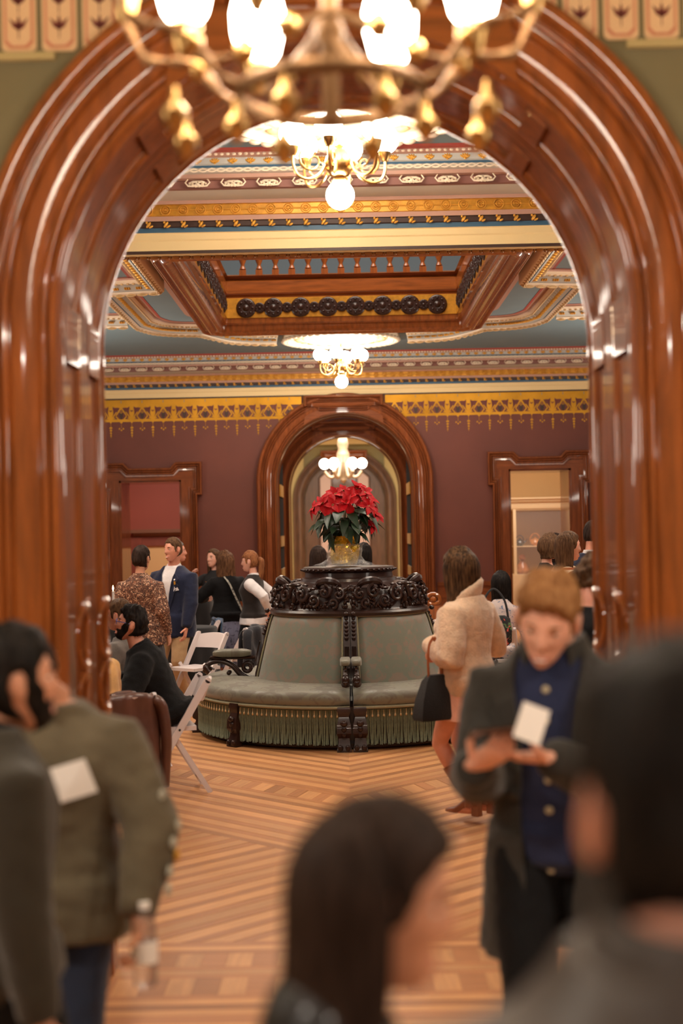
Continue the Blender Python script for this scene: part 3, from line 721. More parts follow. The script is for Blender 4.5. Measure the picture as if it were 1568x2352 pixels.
def strips(region, ang, w, pattern, gap=.0016):
    """fill a convex region (list of half-planes and a bounding square) with parallel boards"""
    ca, sa = math.cos(ang), math.sin(ang)
    base = region[0]
    us = [-x*sa+y*ca for x, y in base]; u = math.floor(min(us)/sum(w))*sum(w); i = 0
    while u < max(us):
        ww = w[i % len(w)]
        p = clip(clip(base, -sa, ca, u+ww-gap), sa, -ca, -(u+gap))
        if len(p) >= 3: board(p, ang, pattern[i % len(pattern)], h=random.uniform(-.0006, .0006))
        u += ww; i += 1
def region(x0, y0, x1, y1, planes):
    p = [(x0, y0), (x1, y0), (x1, y1), (x0, y1)]
    for n in planes: p = clip(p, *n)
    return [p]
CY = 12.9; q = 1/math.sqrt(2); PW = [.098, .062]
for s in (-1, 1):
    # diamond bands round the settee: s*x + (CY - y) = k
    def band(k0, k1, xa=2.9):
        xs = (0, xa) if s > 0 else (-xa, 0)
        return region(xs[0], 6, xs[1], CY, [(s, -1, k1-CY), (-s, 1, CY-k0)])
    ang = s*PI/4
    strips(band(1.25, 3.28), ang, PW, ['fl', 'fd'])
    strips(band(3.28, 3.34), ang, [.2], ['fd']); strips(band(3.66, 3.72), ang, [.2], ['fd'])
    # slanting short boards between the two dark lines
    strips(band(3.345, 3.655, 2.6), ang+s*R(62), [.125, .085], ['fl', 'fd'])
    strips(band(3.72, 5.16, 2.6), ang, PW, ['fl', 'fd'])
    strips(band(5.16, 5.24), ang, [.2], ['fd'])
    xs = (0, 2.0) if s > 0 else (-2.0, 0)
    strips(region(xs[0], 6.26, xs[1], 9.7, [(-s, 1, CY-5.24)]), PI/4, PW, ['fl', 'fd'])
X0, X1 = -1.9, 1.9
def hor(y0, y1, m): board([(X0, y0), (X1, y0), (X1, y1), (X0, y1)], 0, m)
for y0, y1, m in ((6.20, 6.258, 'fd'), (6.135, 6.20, 'fl'), (6.09, 6.135, 'fd'), (5.865, 5.905, 'fd'), (5.80, 5.865, 'fl'), (5.76, 5.80, 'fd'), (5.50, 5.545, 'fd'), (5.44, 5.50, 'fl'), (5.38, 5.44, 'fd')): hor(y0+.001, y1-.001, m)
for y0, y1 in ((5.905, 6.09), (5.545, 5.76)):
    for k in range(36):
        x = X0+.1056*k; sl = .03
        board([(x, y0+.001), (x+.104, y0+.001), (x+.104, y1-.001), (x, y1-.001)], PI/2 if k % 2 else 0, 'fl' if k % 2 else 'fd', 'floor_block')
y = 5.38; i = 0
while y > 4.4:
    ww = (.062, .085)[i % 2]; hor(y-ww+.001, y-.001, ('fl', 'fd')[i % 2]); y -= ww; i += 1
# ------------------------------------------------------------------ chandeliers
def hall_chandelier(loc, zup, zlow, label, group, r=.088, rad=.30, a0=None):
    """loc is the ceiling point; zup / zlow are the heights of the ring of globes and of the single lower globe"""
    t = thing('chandelier', loc, label, 'chandelier', group)
    H = lambda z: z-loc[2]
    zu, zl = H(zup), H(zlow); zb = zu-.17
    MB().lathe([(0, 0), (.09, 0), (.085, -.03), (.04, -.05), (.03, -.08), (0, -.08)], 16).build('ceiling_rose', M['brass'], t)
    MB().lathe([(.013, -.05), (.013, zb+.12), (.03, zb+.11), (.016, zb+.09)], 10).build('stem', M['brass'], t)
    MB().lathe([(.016, zb+.09), (.05, zb+.085), (.085, zb+.04), (.10, zb-.005), (.085, zb-.045), (.055, zb-.075), (.03, zb-.085), (.045, zb-.10), (.03, zb-.115), (.02, zb-.13), (.04, zl+r+.015), (.05, zl+r-.005), (0, zl+r-.005)], 20).build('body', M['brass'], t)
    g = MB().ball((0, 0, zl), (r, r, r), 20, 14).build('globe', M['globe'], t)
    arm = None
    for k in range(6):
        a = PI*k/3+(R(18) if a0 is None else a0)
        pts = bez([(.09, 0, zb), (.13, 0, zb-.07), (.20, 0, zb-.105), (.27, 0, zb-.085), (rad, 0, zb-.02), (rad, 0, zb+.05)], 5)
        if arm is None:
            A = MB().tube(pts, .0095, 8)
            arm = A.build('arm', M['brass'], t)
            sp = [(.175+(.012+.0075*q)*math.cos(q*.55+1.0), 0, zb+.015+(.012+.0075*q)*math.sin(q*.55+1.0)) for q in range(13)]
            MB().tube(sp, [.005+.0003*q for q in range(13)], 7).build('scroll', M['brass'], arm)
            MB().lathe([(0, zb+.03), (.02, zb+.035), (.032, zb+.06), (.036, zb+.075), (.04, zu-r*.86), (.03, zu-r*.8)], 14, (rad, 0, 0)).build('cup', M['brass'], arm)
            MB().ball((rad, 0, zu), (r, r, r), 20, 14).build('globe', M['globe'], arm)
            arm.rotation_euler = (0, 0, a)
        else: copy_tree(arm, t, rz=a)
    return t
hall_chandelier((.015, 8.8, ZC), 4.235, 3.87, 'brass chandelier of white globes hanging in front of the rosette cornice beam', 'globe chandeliers of the hall')
hall_chandelier((0, 19.3, ZC), 4.165, 3.80, 'brass chandelier of white globes hanging above the settee, beyond the stair well', 'globe chandeliers of the hall')
for s in (-1, 1):
    hall_chandelier((XC+s*3.3, 13.0, ZC), 4.2, 3.83, 'brass globe chandelier at the %s of the stair well, hidden by the arch jamb' % ('side' if s < 0 else 'opposite side'), 'globe chandeliers of the hall')
def tulip_chandelier(loc):
    t = thing('chandelier', loc, 'large blurred brass chandelier with lit glass shades hanging before the arch', 'chandelier')
    zr = 2.72-loc[2]
    MB().lathe([(0, 0), (.11, 0), (.10, -.04), (.03, -.07), (0, -.07)], 18).build('ceiling_rose', M['brass'], t)
    MB().lathe([(.016, -.05), (.016, zr+.36), (.035, zr+.34), (.018, zr+.31), (.018, zr+.16), (.032, zr+.13), (.02, zr+.10), (.02, zr-.06), (.0, zr-.075)], 14).build('stem', M['brassd'], t)
    MB().lathe([(.195, zr+.018), (.203, zr+.012), (.206, zr), (.203, zr-.012), (.195, zr-.018), (.189, zr), (.195, zr+.018)], 40).build('ring', M['brassd'], t)
    for k in range(4):
        a = PI*k/2+.5
        MB().tube([(.018*math.cos(a), .018*math.sin(a), zr+.12), (.11*math.cos(a), .11*math.sin(a), zr+.02), (.195*math.cos(a), .195*math.sin(a), zr)], .007, 6).build('ring_spoke', M['brassd'], t)
    def branch(a, pts, rl, zl, lamp, fat=1.0):
        pts = bez(pts, 5)
        ar = MB().tube(pts, [(.013+.005*math.sin(q*1.1))*fat for q in range(len(pts))], 8).build('arm', M['brassd'], t)
        MB().ball((pts[9][0], 0, pts[9][2]), (.024, .024, .028), 10, 7).build('knop', M['brass'], ar)
        MB().lathe([(0, zl-.05), (.012, zl-.045), (.024, zl-.02), (.028, zl), (.036, zl+.02), (.030, zl+.03)], 14, (rl, 0, 0)).build('cup', M['brass'], ar)
        MB().lathe([(.028, zl+.025), (.046, zl+.05), (.058, zl+.10), (.060, zl+.145), (.050, zl+.185), (.036, zl+.205), (.0, zl+.21)], 18, (rl, 0, 0)).build('glass_shade', M['globef'], ar)
        MB().lathe([(0, -.075), (.008, -.07), (.026, -.045), (.028, -.03), (.012, -.01), (.006, .02)], 10, (lamp, 0, zr-.03)).build('pendant_drop', M['brass'], ar)
        ar.rotation_euler = (0, 0, a)
    for a in (18, 162, 198, 342):   # long arms whose shades rise above the ring
        branch(R(a), [(.195, 0, zr), (.25, 0, zr+.03), (.31, 0, zr+.10), (.37, 0, zr+.115), (.43, 0, zr+.13), (.475, 0, zr+.22)], .475, zr+.26, .335, .8)
    for k in range(6):   # short branches with the lower shades
        branch(R(3)+PI/3*k, [(.02, 0, zr+.17), (.10, 0, zr+.13), (.20, 0, zr+.085), (.275, 0, zr+.075), (.305, 0, zr+.105)], .305, zr+.125, .20, .55)
    return t
tulip_chandelier((-.01, 3.0, ZC))
M['rearm'] = mat('silvered_fitting', lin((150, 128, 104)), .4, metal=.5)
def rear_chandelier(loc):
    t = thing('chandelier', loc, 'ornate white chandelier with three visible globes in the far hall, seen through both arches', 'chandelier')
    H = lambda z: z-loc[2]
    MB().lathe([(0, 0), (.10, 0), (.03, -.06), (.02, H(3.95)), (.07, H(3.9)), (.11, H(3.8)), (.13, H(3.7)), (.10, H(3.6)), (.14, H(3.5)), (.15, H(3.4)), (.09, H(3.28)), (.12, H(3.1)), (.06, H(2.98)), (.08, H(2.9)), (0, H(2.82))], 14).build('body', M['rearm'], t)
    for k in range(6):
        a = PI*k/3
        ar = MB().tube(bez([(.10, 0, H(3.3)), (.2, 0, H(3.0)), (.32, 0, H(2.98)), (.42, 0, H(3.10))], 5), [.035]*16, 8).build('arm', M['rearm'], t)
        MB().ball((.42, 0, H(3.27)), (.118, .118, .118), 16, 10).build('globe', M['globed'], ar); ar.rotation_euler = (0, 0, a)
rear_chandelier((0, 32.0, ZC))
t = thing('ceiling_lamp', (0, 24.4, 4.4), 'small white dome lamp on the passage ceiling between the two inner arches', 'lamp')
MB().lathe([(0, 0), (.025, 0), (.02, -.5), (.10, -.52), (.10, -.54), (0, -.54)], 12).build('fitting', M['brass'], t)
MB().lathe([(.13, -.53), (.12, -.59), (.07, -.63), (0, -.645)], 16).build('dome', M['globed'], t)

# ------------------------------------------------------------------ round settee
def damask(name, ca, cb, sc=.2):
    m, t, b = nt(name); L = t.links.new
    uv = t.nodes.new('ShaderNodeTexCoord'); sep = t.nodes.new('ShaderNodeSeparateXYZ'); L(uv.outputs['UV'], sep.inputs[0])
    px = t.nodes.new('ShaderNodeMath'); px.operation = 'PINGPONG'; px.inputs[1].default_value = sc
    fy = t.nodes.new('ShaderNodeMath'); fy.operation = 'PINGPONG'; fy.inputs[1].default_value = sc*1.9
    L(sep.outputs[0], px.inputs[0]); L(sep.outputs[1], fy.inputs[0])
    cx = t.nodes.new('ShaderNodeCombineXYZ'); L(px.outputs[0], cx.inputs[0]); L(fy.outputs[0], cx.inputs[1])
    n = t.nodes.new('ShaderNodeTexNoise'); n.inputs['Scale'].default_value = 9; n.inputs['Detail'].default_value = 3; n.inputs['Distortion'].default_value = 1.8
    L(cx.outputs[0], n.inputs['Vector'])
    r = t.nodes.new('ShaderNodeValToRGB'); r.color_ramp.elements[0].position = .47; r.color_ramp.elements[1].position = .54
    r.color_ramp.elements[0].color = (*ca, 1); r.color_ramp.elements[1].color = (*cb, 1)
    L(n.outputs['Fac'], r.inputs[0]); L(r.outputs[0], b.inputs['Base Color'])
    rr_ = t.nodes.new('ShaderNodeMapRange'); rr_.inputs['From Min'].default_value = .47; rr_.inputs['From Max'].default_value = .54
    rr_.inputs['To Min'].default_value = .42; rr_.inputs['To Max'].default_value = .62; L(n.outputs['Fac'], rr_.inputs['Value']); L(rr_.outputs[0], b.inputs['Roughness'])
    b.inputs['Sheen Weight'].default_value = .25
    return m
M['damask'] = damask('sage_damask', lin((118, 121, 106)), lin((134, 119, 104)))
M['damask2'] = damask('sage_damask_seat', lin((112, 108, 90)), lin((100, 92, 76)), .21)
M['fringe'] = mat('sage_fringe', lin((104, 108, 84)), .75, bump=.4, bscale=200, var=.25, vscale=30)
M['braid'] = mat('sage_braid', lin((150, 142, 112)), .7, bump=.6, bscale=220)
M['beadm'] = mat('wooden_bead', lin((188, 156, 112)), .4)
SX, SY = .03, 12.9
st = thing('round_settee', (SX, SY, 0), 'round sage damask settee with carved dark wood crest and tasselled fringe, poinsettia on top', 'settee')
def cyl(a, r, z): return (r*math.sin(a), -r*math.cos(a), z)      # a = 0 faces the arch
MB().lathe([(1.27, 0), (1.30, .02), (1.30, .05), (1.24, .07), (1.24, .34), (0, .34)], 64).build('base', M['carve'], st)
GAP = .012
for k in range(4):
    a0, a1 = PI/2*k+GAP, PI/2*(k+1)-GAP; n = 30
    prof = [(1.24, .335), (1.335, .34), (1.372, .36), (1.392, .395), (1.395, .43), (1.378, .462), (1.335, .486), (1.22, .502), (1.08, .508), (.95, .50), (.80, .488), (.70, .47)]
    mb = MB(); rings = []; uv = []
    for i in range(n+1):
        a = a0+(a1-a0)*i/n; e = min(i, n-i); dr = (.035, .012, .003)[e] if e < 3 else 0
        dip = -.03 if abs(i-n/2) < 1.0 and False else 0
        rings.append([cyl(a, r-dr*(r > .9), z-dr*.8*(z > .4)) for r, z in prof])
        L = 0
        for j, (r, z) in enumerate(prof):
            if j: L += math.hypot(r-prof[j-1][0], z-prof[j-1][1])
            uv.append((a*1.2, L))
    mb.loft(rings, False, False); mb.add(rings[0], [tuple(range(len(prof)))]); mb.add(rings[-1], [tuple(range(len(prof)))[::-1]])
    mb.uv = uv+[(0, 0)]*(2*len(prof))
    o = mb.build('seat_cushion', M['damask2'], st, smooth=50)
    # upholstered back
    b0, b1 = a0+.075, a1-.075; mb = MB(); rings = []; uv = []
    bp = [(.845, .45), (.838, .50), (.80, .66), (.755, .84), (.715, .98), (.69, 1.045), (.672, 1.055), (.66, 1.04)]
    for i in range(n+1):
        a = b0+(b1-b0)*i/n; e = min(i, n-i); dr = (.04, .014, .004)[e] if e < 3 else 0
        rings.append([cyl(a, r-dr, z) for r, z in bp]); uv += [(a*.75+.02, z) for r, z in bp]
    mb.loft(rings, False, False); mb.uv = uv
    o = mb.build('back_panel', M['damask'], st, smooth=50)
    bd = [cyl(b0, r+.004, z) for r, z in bp[:6]]+[cyl(b0+(b1-b0)*i/24, .69, 1.05) for i in range(25)]+[cyl(b1, r+.004, z) for r, z in bp[:6][::-1]]
    MB().tube(bd, .009, 6).build('braid_edge', M['braid'], o)
    MB().tube([cyl(a0+(a1-a0)*i/40, 1.378, .352) for i in range(41)], .014, 6).build('braid_edge', M['braid'], st)
MB().lathe([(.80, .34), (.66, 1.03), (.60, 1.06)], 48).build('back_core', M['carve'], st)
# carved crest: frieze ring, scrolls, cap
MB().lathe([(.66, 1.045), (.712, 1.05), (.722, 1.075), (.705, 1.095), (.69, 1.10), (.675, 1.12), (.655, 1.20), (.60, 1.29), (.47, 1.33), (.44, 1.335), (.43, 1.36), (.40, 1.37), (.395, 1.41), (.42, 1.425), (.425, 1.445), (.405, 1.46), (.30, 1.462), (0, 1.462)], 64).build('crest_rail', M['carve'], st, smooth=30)
def wrapc(u, h, d=0):  # u along the arc at r .69, height h above 1.1, relief d
    r = .685-.04*max(0, h)/.1*.35+d
    return cyl(u, r, 1.10+h)
def scrolls(a, n=0):
    mb = MB()
    def sp(u0, h0, r0, turns, ph, sgn, rad, d=.02):
        N = int(14*turns)+2; pts = []; rd = []
        for i in range(N):
            t = i/(N-1); rr_ = r0*(1-.82*t); an = ph+sgn*turns*2*PI*t
            pts.append(wrapc(a+(u0+rr_*math.cos(an))/.69, h0+rr_*math.sin(an), d+.018*t)); rd.append(rad*(1-.4*t))
        mb.tube(pts, rd, 7); mb.ball(pts[-1], .016, 8, 6)
    for s in (-1, 1):
        sp(s*.10, .135, .070, 1.4, PI/2 if s > 0 else PI/2, -s, .019); sp(s*.225, .085, .055, 1.3, -PI/2, s, .016); sp(s*.325, .16, .060, 1.2, PI/2, -s, .017)
        sp(s*.40, .065, .045, 1.1, -PI/2, s, .014); sp(s*.45, .14, .05, 1.2, PI/2, -s, .015)
        for q in range(5):
            mb.ball(wrapc(a+s*(.16+.018*q)/.69, .035+.012*(q % 2), .012), (.014, .014, .014), 7, 5)
            mb.ball(wrapc(a+s*(.29+.02*q)/.69, .03+.016*((q+1) % 2), .010), (.012, .012, .014), 7, 5)
        for q in range(4):
            mb.ball(wrapc(a+s*(.035+.085*q)/.69, .215-.03*q*(q > 1)*.5, .01), (.030, .026, .014), 8, 5)
    # arched cartouche with drop
    mb.tube([wrapc(a+.055*math.cos(t)/.69, .10+.10*math.sin(t), .02) for t in (PI*k/10-.0 for k in range(11))], .015, 7)
    mb.ball(wrapc(a, .10, .01), (.022, .022, .05), 8, 7); mb.ball(wrapc(a, .22, .015), (.06, .03, .022), 10, 6)
    for q in range(4): mb.ball(wrapc(a, .045-.018*q, .02-.004*q), (.018-.003*q,)*3, 7, 5)
    rl = random.Random(11)
    for q in range(120):   # carved foliage between the scrolls
        u, h = rl.uniform(-.545, .545), rl.uniform(.012, .205); an = a+u/.69
        mb.ball(wrapc(an, h, -.002), (.011, .012, .024), 6, 5, rot=Matrix.Rotation(an, 3, 'Z') @ Matrix.Rotation(rl.uniform(-1.3, 1.3), 3, 'Y'))
    for s in (-1, 1):      # leaf drops beside the posts
        for q in range(5):
            an = a+s*(PI/4-.045-.012*(q % 2)); mb.ball(wrapc(an, .18-.036*q, .006), (.016, .014, .022), 7, 5, rot=Matrix.Rotation(an, 3, 'Z') @ Matrix.Rotation(s*.5, 3, 'Y'))
    return mb
for k in range(4):
    o = scrolls(PI/4+PI/2*k).build('carved_crest', M['carve'], st)
    for s in (-1, 1):   # scrolled ears beside each post and little hoods over the scrolls
        a = PI/2*k+s*.30
        MB().tube([cyl(a+.16*math.cos(t), .60+.05*math.sin(t), 1.30+.055*math.sin(t)) for t in (PI*i/10 for i in range(11))], [.022+.012*math.sin(PI*i/10) for i in range(11)], 8).build('hood_moulding', M['carve'], o)
mb = MB()
for k in range(46):
    a = 2*PI*k/46; mb.ball(cyl(a, .425, 1.435), (.016, .016, .010), 7, 5)
mb.build('bead_rim', M['carve'], st, kind='stuff')
# double posts, arms, pads, feet
def on_arm(a): return Matrix.Rotation(a, 4, 'Z')
post = MB()
tl = [(-.84, .40), (-.835, .52), (-.80, .66), (-.755, .84), (-.715, 1.0), (-.70, 1.06)]
post.loft([[(x, y-.03*(1-i/6), z) for x in (-.027, .027)]+[(x, y+.06, z) for x in (.027, -.027)] for i, (y, z) in enumerate(tl)], True, True)
postm = post.mesh('back_post', M['carve'], 30)
pb = MB()
for i in range(6): pb.ball((0, -.775+.013*i, .87+.032*i), (.019, .02, .017), 8, 6)
for i in range(3):
    pb.tube([(-.014+.014*i, -.86+.0, .62), (-.014+.014*i, -.815, .80)], .006, 6)
pb.ball((0, -.745, 1.075), (.024, .022, .02), 8, 6)
pbm = pb.mesh('post_beads', M['carve'])
ar = MB()
pts = bez([(0, -.80, .46), (0, -.90, .455), (0, -.99, .50), (0, -1.07, .585), (0, -1.17, .625), (0, -1.26, .615), (0, -1.30, .57), (0, -1.27, .53)], 5)
ar.tube(pts, [.030-.010*math.sin(PI*i/(len(pts)-1)) + (.008 if i > 28 else 0) for i in range(len(pts))], 8)
ar.tube([(0, -.93+.05*math.cos(t)*(1-.06*t), .565+.05*math.sin(t)*(1-.06*t)) for t in (i*.5 for i in range(16))], [.016]*16, 7)
for i in range(3): ar.ball((0, -1.29-.012*i, .60-.028*i), (.026, .022, .022), 8, 6)
ar.ball((0, -1.10, .52), (.02, .022, .02), 7, 5); ar.tube([(0, -.86, .655), (0, -1.27, .655)], .014, 6)
arm_m = ar.mesh('armrest', M['carve'])
pd = MB(); rings = []
for i in range(9):
    y = -.90-.34*i/8; e = min(i, 8-i); q = (.55, .85, 1)[min(e, 2)]
    rings.append([(.044*q*max(-1, min(1, 1.25*math.cos(t))), y, .695+.036*q*max(-.8, min(1, 1.2*math.sin(t)))) for t in (2*PI*k/14 for k in range(14))])
pd.loft(rings, True, True); pd.uv = [(v[0], v[1]) for v in pd.v]
pad_m = pd.mesh('arm_pad', M['damask2'])
ft = MB()
ft.loft([[(x, y, z) for x, y in ((-w, -d), (w, -d), (w, .03), (-w, .03))] for w, d, z in ((.050, .012, .36), (.054, .02, .33), (.046, .012, .30), (.040, .006, .28), (.056, .035, .22), (.060, .04, .15), (.044, .012, .11), (.05, .03, .05), (.058, .045, .02), (.058, .045, 0))], True, True)
for i in range(3): ft.ball((0, -.04+.006*i, .23-.045*i), (.030-.005*i, .02, .026), 8, 6)
for s in (-1, 1): ft.ball((s*.03, -.045, .035), (.022, .022, .026), 8, 6)
ft_m = ft.mesh('foot', M['carve'], 35)
for k in range(4):
    for s in (-1, 1):
        for nm, me, off in (('back_post', postm, .031), ('armrest', arm_m, .046)):
            o = bpy.data.objects.new(nm, me); COL.objects.link(o); o.parent = st; o.rotation_euler = (0, 0, PI/2*k)
            o.location = Matrix.Rotation(PI/2*k, 3, 'Z') @ Vector((s*off, 0, 0))
            c = bpy.data.objects.new('post_beads' if nm == 'back_post' else 'arm_pad', pbm if nm == 'back_post' else pad_m); COL.objects.link(c); c.parent = o
        o = bpy.data.objects.new('foot', ft_m); COL.objects.link(o); o.parent = st; o.rotation_euler = (0, 0, PI/2*k)
        o.location = Matrix.Rotation(PI/2*k, 3, 'Z') @ Vector((s*.066, -1.385, 0))
    o = bpy.data.objects.new('foot', ft_m); COL.objects.link(o); o.parent = st; a = PI/2*k+PI/4; o.rotation_euler = (0, 0, a); o.location = Matrix.Rotation(a, 3, 'Z') @ Vector((0, -1.385, 0))
# fringe: tassels of four cords under a wooden bead
tm = []
for v in range(3):
    mb = MB()
    for j in range(5):
        x = -.018+.009*j; w1, w2 = random.uniform(-.006, .006), random.uniform(-.008, .008)
        mb.tube([(x, 0, .335), (x+w1*.3, -.004+.003*(j % 2), .25), (x+w1, .002*(j % 2), .16), (x+w2, -.003, .045+random.uniform(0, .012))], [.0048, .0052, .0052, .0045], 5)
    tm.append(mb.mesh('tassel', M['fringe']))
bdm = MB().ball((0, -.012, .285), (.0085, .0085, .012), 8, 6).tube([(0, -.010, .33), (0, -.012, .295)], .003, 5).mesh('bead', M['beadm'])
n = 184
for i in range(n):
    a = 2*PI*(i+.5)/n; d = abs((a+PI/8) % (PI/4)-PI/8)
    dd = abs((a+PI/4) % (PI/2)-PI/4)
    if dd < .075 or abs((a+PI/2+PI/4) % (PI/2)-PI/4) < .075 or abs((a % (PI/2))-PI/4) < .045: continue
    o = bpy.data.objects.new('tassel', tm[i % 3]); COL.objects.link(o); o.parent = st; o.rotation_euler = (0, 0, a); o.location = cyl(a, 1.375, 0)
    c = bpy.data.objects.new('bead', bdm); COL.objects.link(c); c.parent = o

# ------------------------------------------------------------------ poinsettia
M['red'] = mat('poinsettia_red', lin((182, 6, 20)), .55, var=.30, vscale=26, spec=.2)
M['leaf'] = mat('poinsettia_leaf', lin((36, 58, 34)), .42, var=.35, vscale=20)
M['foil'] = mat('gold_foil', (.90, .60, .07), .26, metal=.75, bump=.8, bscale=30)
M['film'] = mat('clear_film', (.95, .95, .97), .06, alpha=.13, bump=1, bscale=25, spec=1)
pl = thing('potted_poinsettia', (.0, SY, 1.462), 'red poinsettia in gold foil and clear film standing on the settee top', 'plant')
def crumple(prof, n, amp, seed):
    mb = MB(); rings = []
    for j, (r, z) in enumerate(prof):
        rings.append([((r+amp*r*(noise.noise((math.cos(2*PI*k/n)*3+seed, math.sin(2*PI*k/n)*3, z*22)))*1.4)*math.cos(2*PI*k/n), (r+amp*r*noise.noise((math.cos(2*PI*k/n)*3+seed, math.sin(2*PI*k/n)*3, z*22))*1.4)*math.sin(2*PI*k/n), z+.012*noise.noise((k*.9, j*.7, seed))) for k in range(n)])
    return mb.loft(rings, True, False)
crumple([(.0, .012), (.10, .014), (.115, .03), (.128, .10), (.138, .165), (.132, .19), (.10, .22), (.085, .235), (.10, .26), (.14, .275)], 40, .16, 1.0).build('foil_wrap', M['foil'], pl, smooth=False)
crumple([(.245, .012), (.20, .022), (.17, .05), (.152, .09), (.15, .14), (.158, .18), (.16, .205)], 56, .24, 5.0).build('film_wrap', M['film'], pl, smooth=False)
crumple([(.25, .010), (.215, .03), (.18, .042), (.165, .06)], 60, .32, 9.0).build('film_wrap', M['film'], pl, smooth=False)
def leaf_mesh(L, w, droop, nm, m, lob=0):
    mb = MB(); rings = []
    for i in range(9):
        t = i/8; ww = w*math.sin(PI*min(1, t*.93+.06))**.8*(1+lob*math.sin(t*13))
        if i == 8: ww = .0015
        z = -droop*t*t*L
        rings.append([(x*ww, t*L, z+.28*ww*abs(x)-.0) for x in (-1, -.5, 0, .5, 1)])
    return mb.loft(rings, False, False).mesh(nm, m)
brm = [leaf_mesh(.115, .036, d, 'bract', M['red'], .10) for d in (.15, .45, .8)]
lfm = [leaf_mesh(.15, .046, d, 'leaf', M['leaf'], .08) for d in (.4, .8, 1.2)]
eye = MB()
for k in range(6): eye.ball((.010*math.cos(k), .010*math.sin(k), .006), (.0055,)*3, 6, 4)
eyem = eye.mesh('flower_eye', M['beadm'])
rs = random.Random(3)
tops = [(-.265, -.03, .53), (-.19, -.13, .57), (-.13, .02, .62), (-.07, -.10, .65), (.0, -.02, .68), (.06, -.14, .63), (.12, -.03, .70), (.19, -.08, .66), (.24, .0, .60), (.22, -.14, .54), (.27, -.04, .47), (.02, -.19, .57), (-.10, -.19, .55), (.11, .13, .66), (-.15, .14, .60), (.0, .18, .64), (.23, .14, .57), (.255, -.06, .36)]
for i, p in enumerate(tops):
    b0 = (p[0]*.18, p[1]*.18, .22)
    MB().tube([b0, (p[0]*.5, p[1]*.5, .22+(p[2]-.22)*.55), p], .0045, 5).build('stem', M['leaf'], pl)
    fl = bpy.data.objects.new('flower', eyem); COL.objects.link(fl); fl.parent = pl; fl.location = p
    tilt = Vector((p[0]*1.8, p[1]*2.6-.25, .55)).normalized()
    fl.rotation_euler = tilt.to_track_quat('Z', 'Y').to_euler(); sc = rs.uniform(.85, 1.12)*(.7 if i == 17 else 1)
    fl.scale = (sc, sc, sc)
    for k in range(9):
        inst_ = bpy.data.objects.new('bract', brm[rs.randrange(3)]); COL.objects.link(inst_); inst_.parent = fl
        inner = k >= 5
        inst_.rotation_euler = (R(rs.uniform(32, 58) if inner else rs.uniform(-8, 22)), R(rs.uniform(-15, 15)), 2*PI*(k*2/5 if not inner else (k-5)/4+.1)+rs.uniform(-.25, .25)); inst_.scale = (.72,)*3 if inner else (1,)*3
        inst_.rotation_mode = 'XYZ'
for i in range(58):
    a = 2*PI*i*.618; h = rs.uniform(.30, .54); rd = rs.uniform(.05, .17)+(.05 if h > .38 else 0)
    o = bpy.data.objects.new('leaf', lfm[i % 3]); COL.objects.link(o); o.parent = pl
    o.location = (rd*math.cos(a), rd*math.sin(a), h); o.rotation_euler = (R(rs.uniform(-35, 12)), R(rs.uniform(-20, 20)), a-PI/2); o.scale = (rs.uniform(.8, 1.15),)*3
# ------------------------------------------------------------------ people
def hairmat(name, c, c2=None):
    m, t, b = nt(name); c2 = c2 or tuple(min(1, x*2.4+.004) for x in c)
    tc = t.nodes.new('ShaderNodeTexCoord'); mp = t.nodes.new('ShaderNodeMapping'); mp.inputs['Scale'].default_value = (55, 55, 7)
    n = t.nodes.new('ShaderNodeTexNoise'); n.inputs['Scale'].default_value = 1.6; n.inputs['Detail'].default_value = 3
    r = t.nodes.new('ShaderNodeValToRGB'); r.color_ramp.elements[0].position = .36; r.color_ramp.elements[1].position = .7
    r.color_ramp.elements[0].color = (*c, 1); r.color_ramp.elements[1].color = (*c2, 1)
    L = t.links.new; L(tc.outputs['Object'], mp.inputs[0]); L(mp.outputs[0], n.inputs['Vector']); L(n.outputs['Fac'], r.inputs[0]); L(r.outputs[0], b.inputs['Base Color'])
    bp = t.nodes.new('ShaderNodeBump'); bp.inputs['Strength'].default_value = .5; bp.inputs['Distance'].default_value = .006; L(n.outputs['Fac'], bp.inputs['Height']); L(bp.outputs[0], b.inputs['Normal'])
    b.inputs['Roughness'].default_value = .55; b.inputs['Specular IOR Level'].default_value = .08; return m
def skinmat(name, c):
    m = mat(name, lin(c), .5, var=.07, vscale=18); b = m.node_tree.nodes['Principled BSDF']
    b.inputs['Subsurface Weight'].default_value = .12; b.inputs['Subsurface Radius'].default_value = (.02, .008, .004); b.inputs['Subsurface Scale'].default_value = .5
    return m
SK = dict(fair=skinmat('fair_skin', (230, 172, 148)), warm=skinmat('warm_skin', (208, 148, 118)), tan=skinmat('tan_skin', (196, 136, 104)), red=skinmat('ruddy_skin', (222, 152, 124)))
HR = dict(black=hairmat('black_hair', (.006, .005, .005), (.022, .017, .014)), dark=hairmat('dark_brown_hair', (.018, .010, .007)), brown=hairmat('brown_hair', (.06, .03, .016), (.16, .085, .042)),
          ginger=hairmat('ginger_hair', (.20, .085, .030), (.36, .18, .075)), auburn=hairmat('auburn_hair', (.17, .060, .025), (.36, .15, .06)), grey=hairmat('grey_hair', (.13, .115, .10), (.28, .25, .23)), high=hairmat('highlighted_brown_hair', (.030, .015, .008), (.15, .075, .032)))
M['lip'] = mat('lips', lin((200, 124, 108)), .45); M['eye'] = mat('eye_white', lin((225, 220, 214)), .3); M['iris'] = mat('dark_iris', (.02, .012, .008), .2)
M['teeth'] = mat('teeth', lin((240, 232, 222)), .3)
def sm(a, b, x):
    t = max(0, min(1, (x-a)/(b-a))); return t*t*(3-2*t)
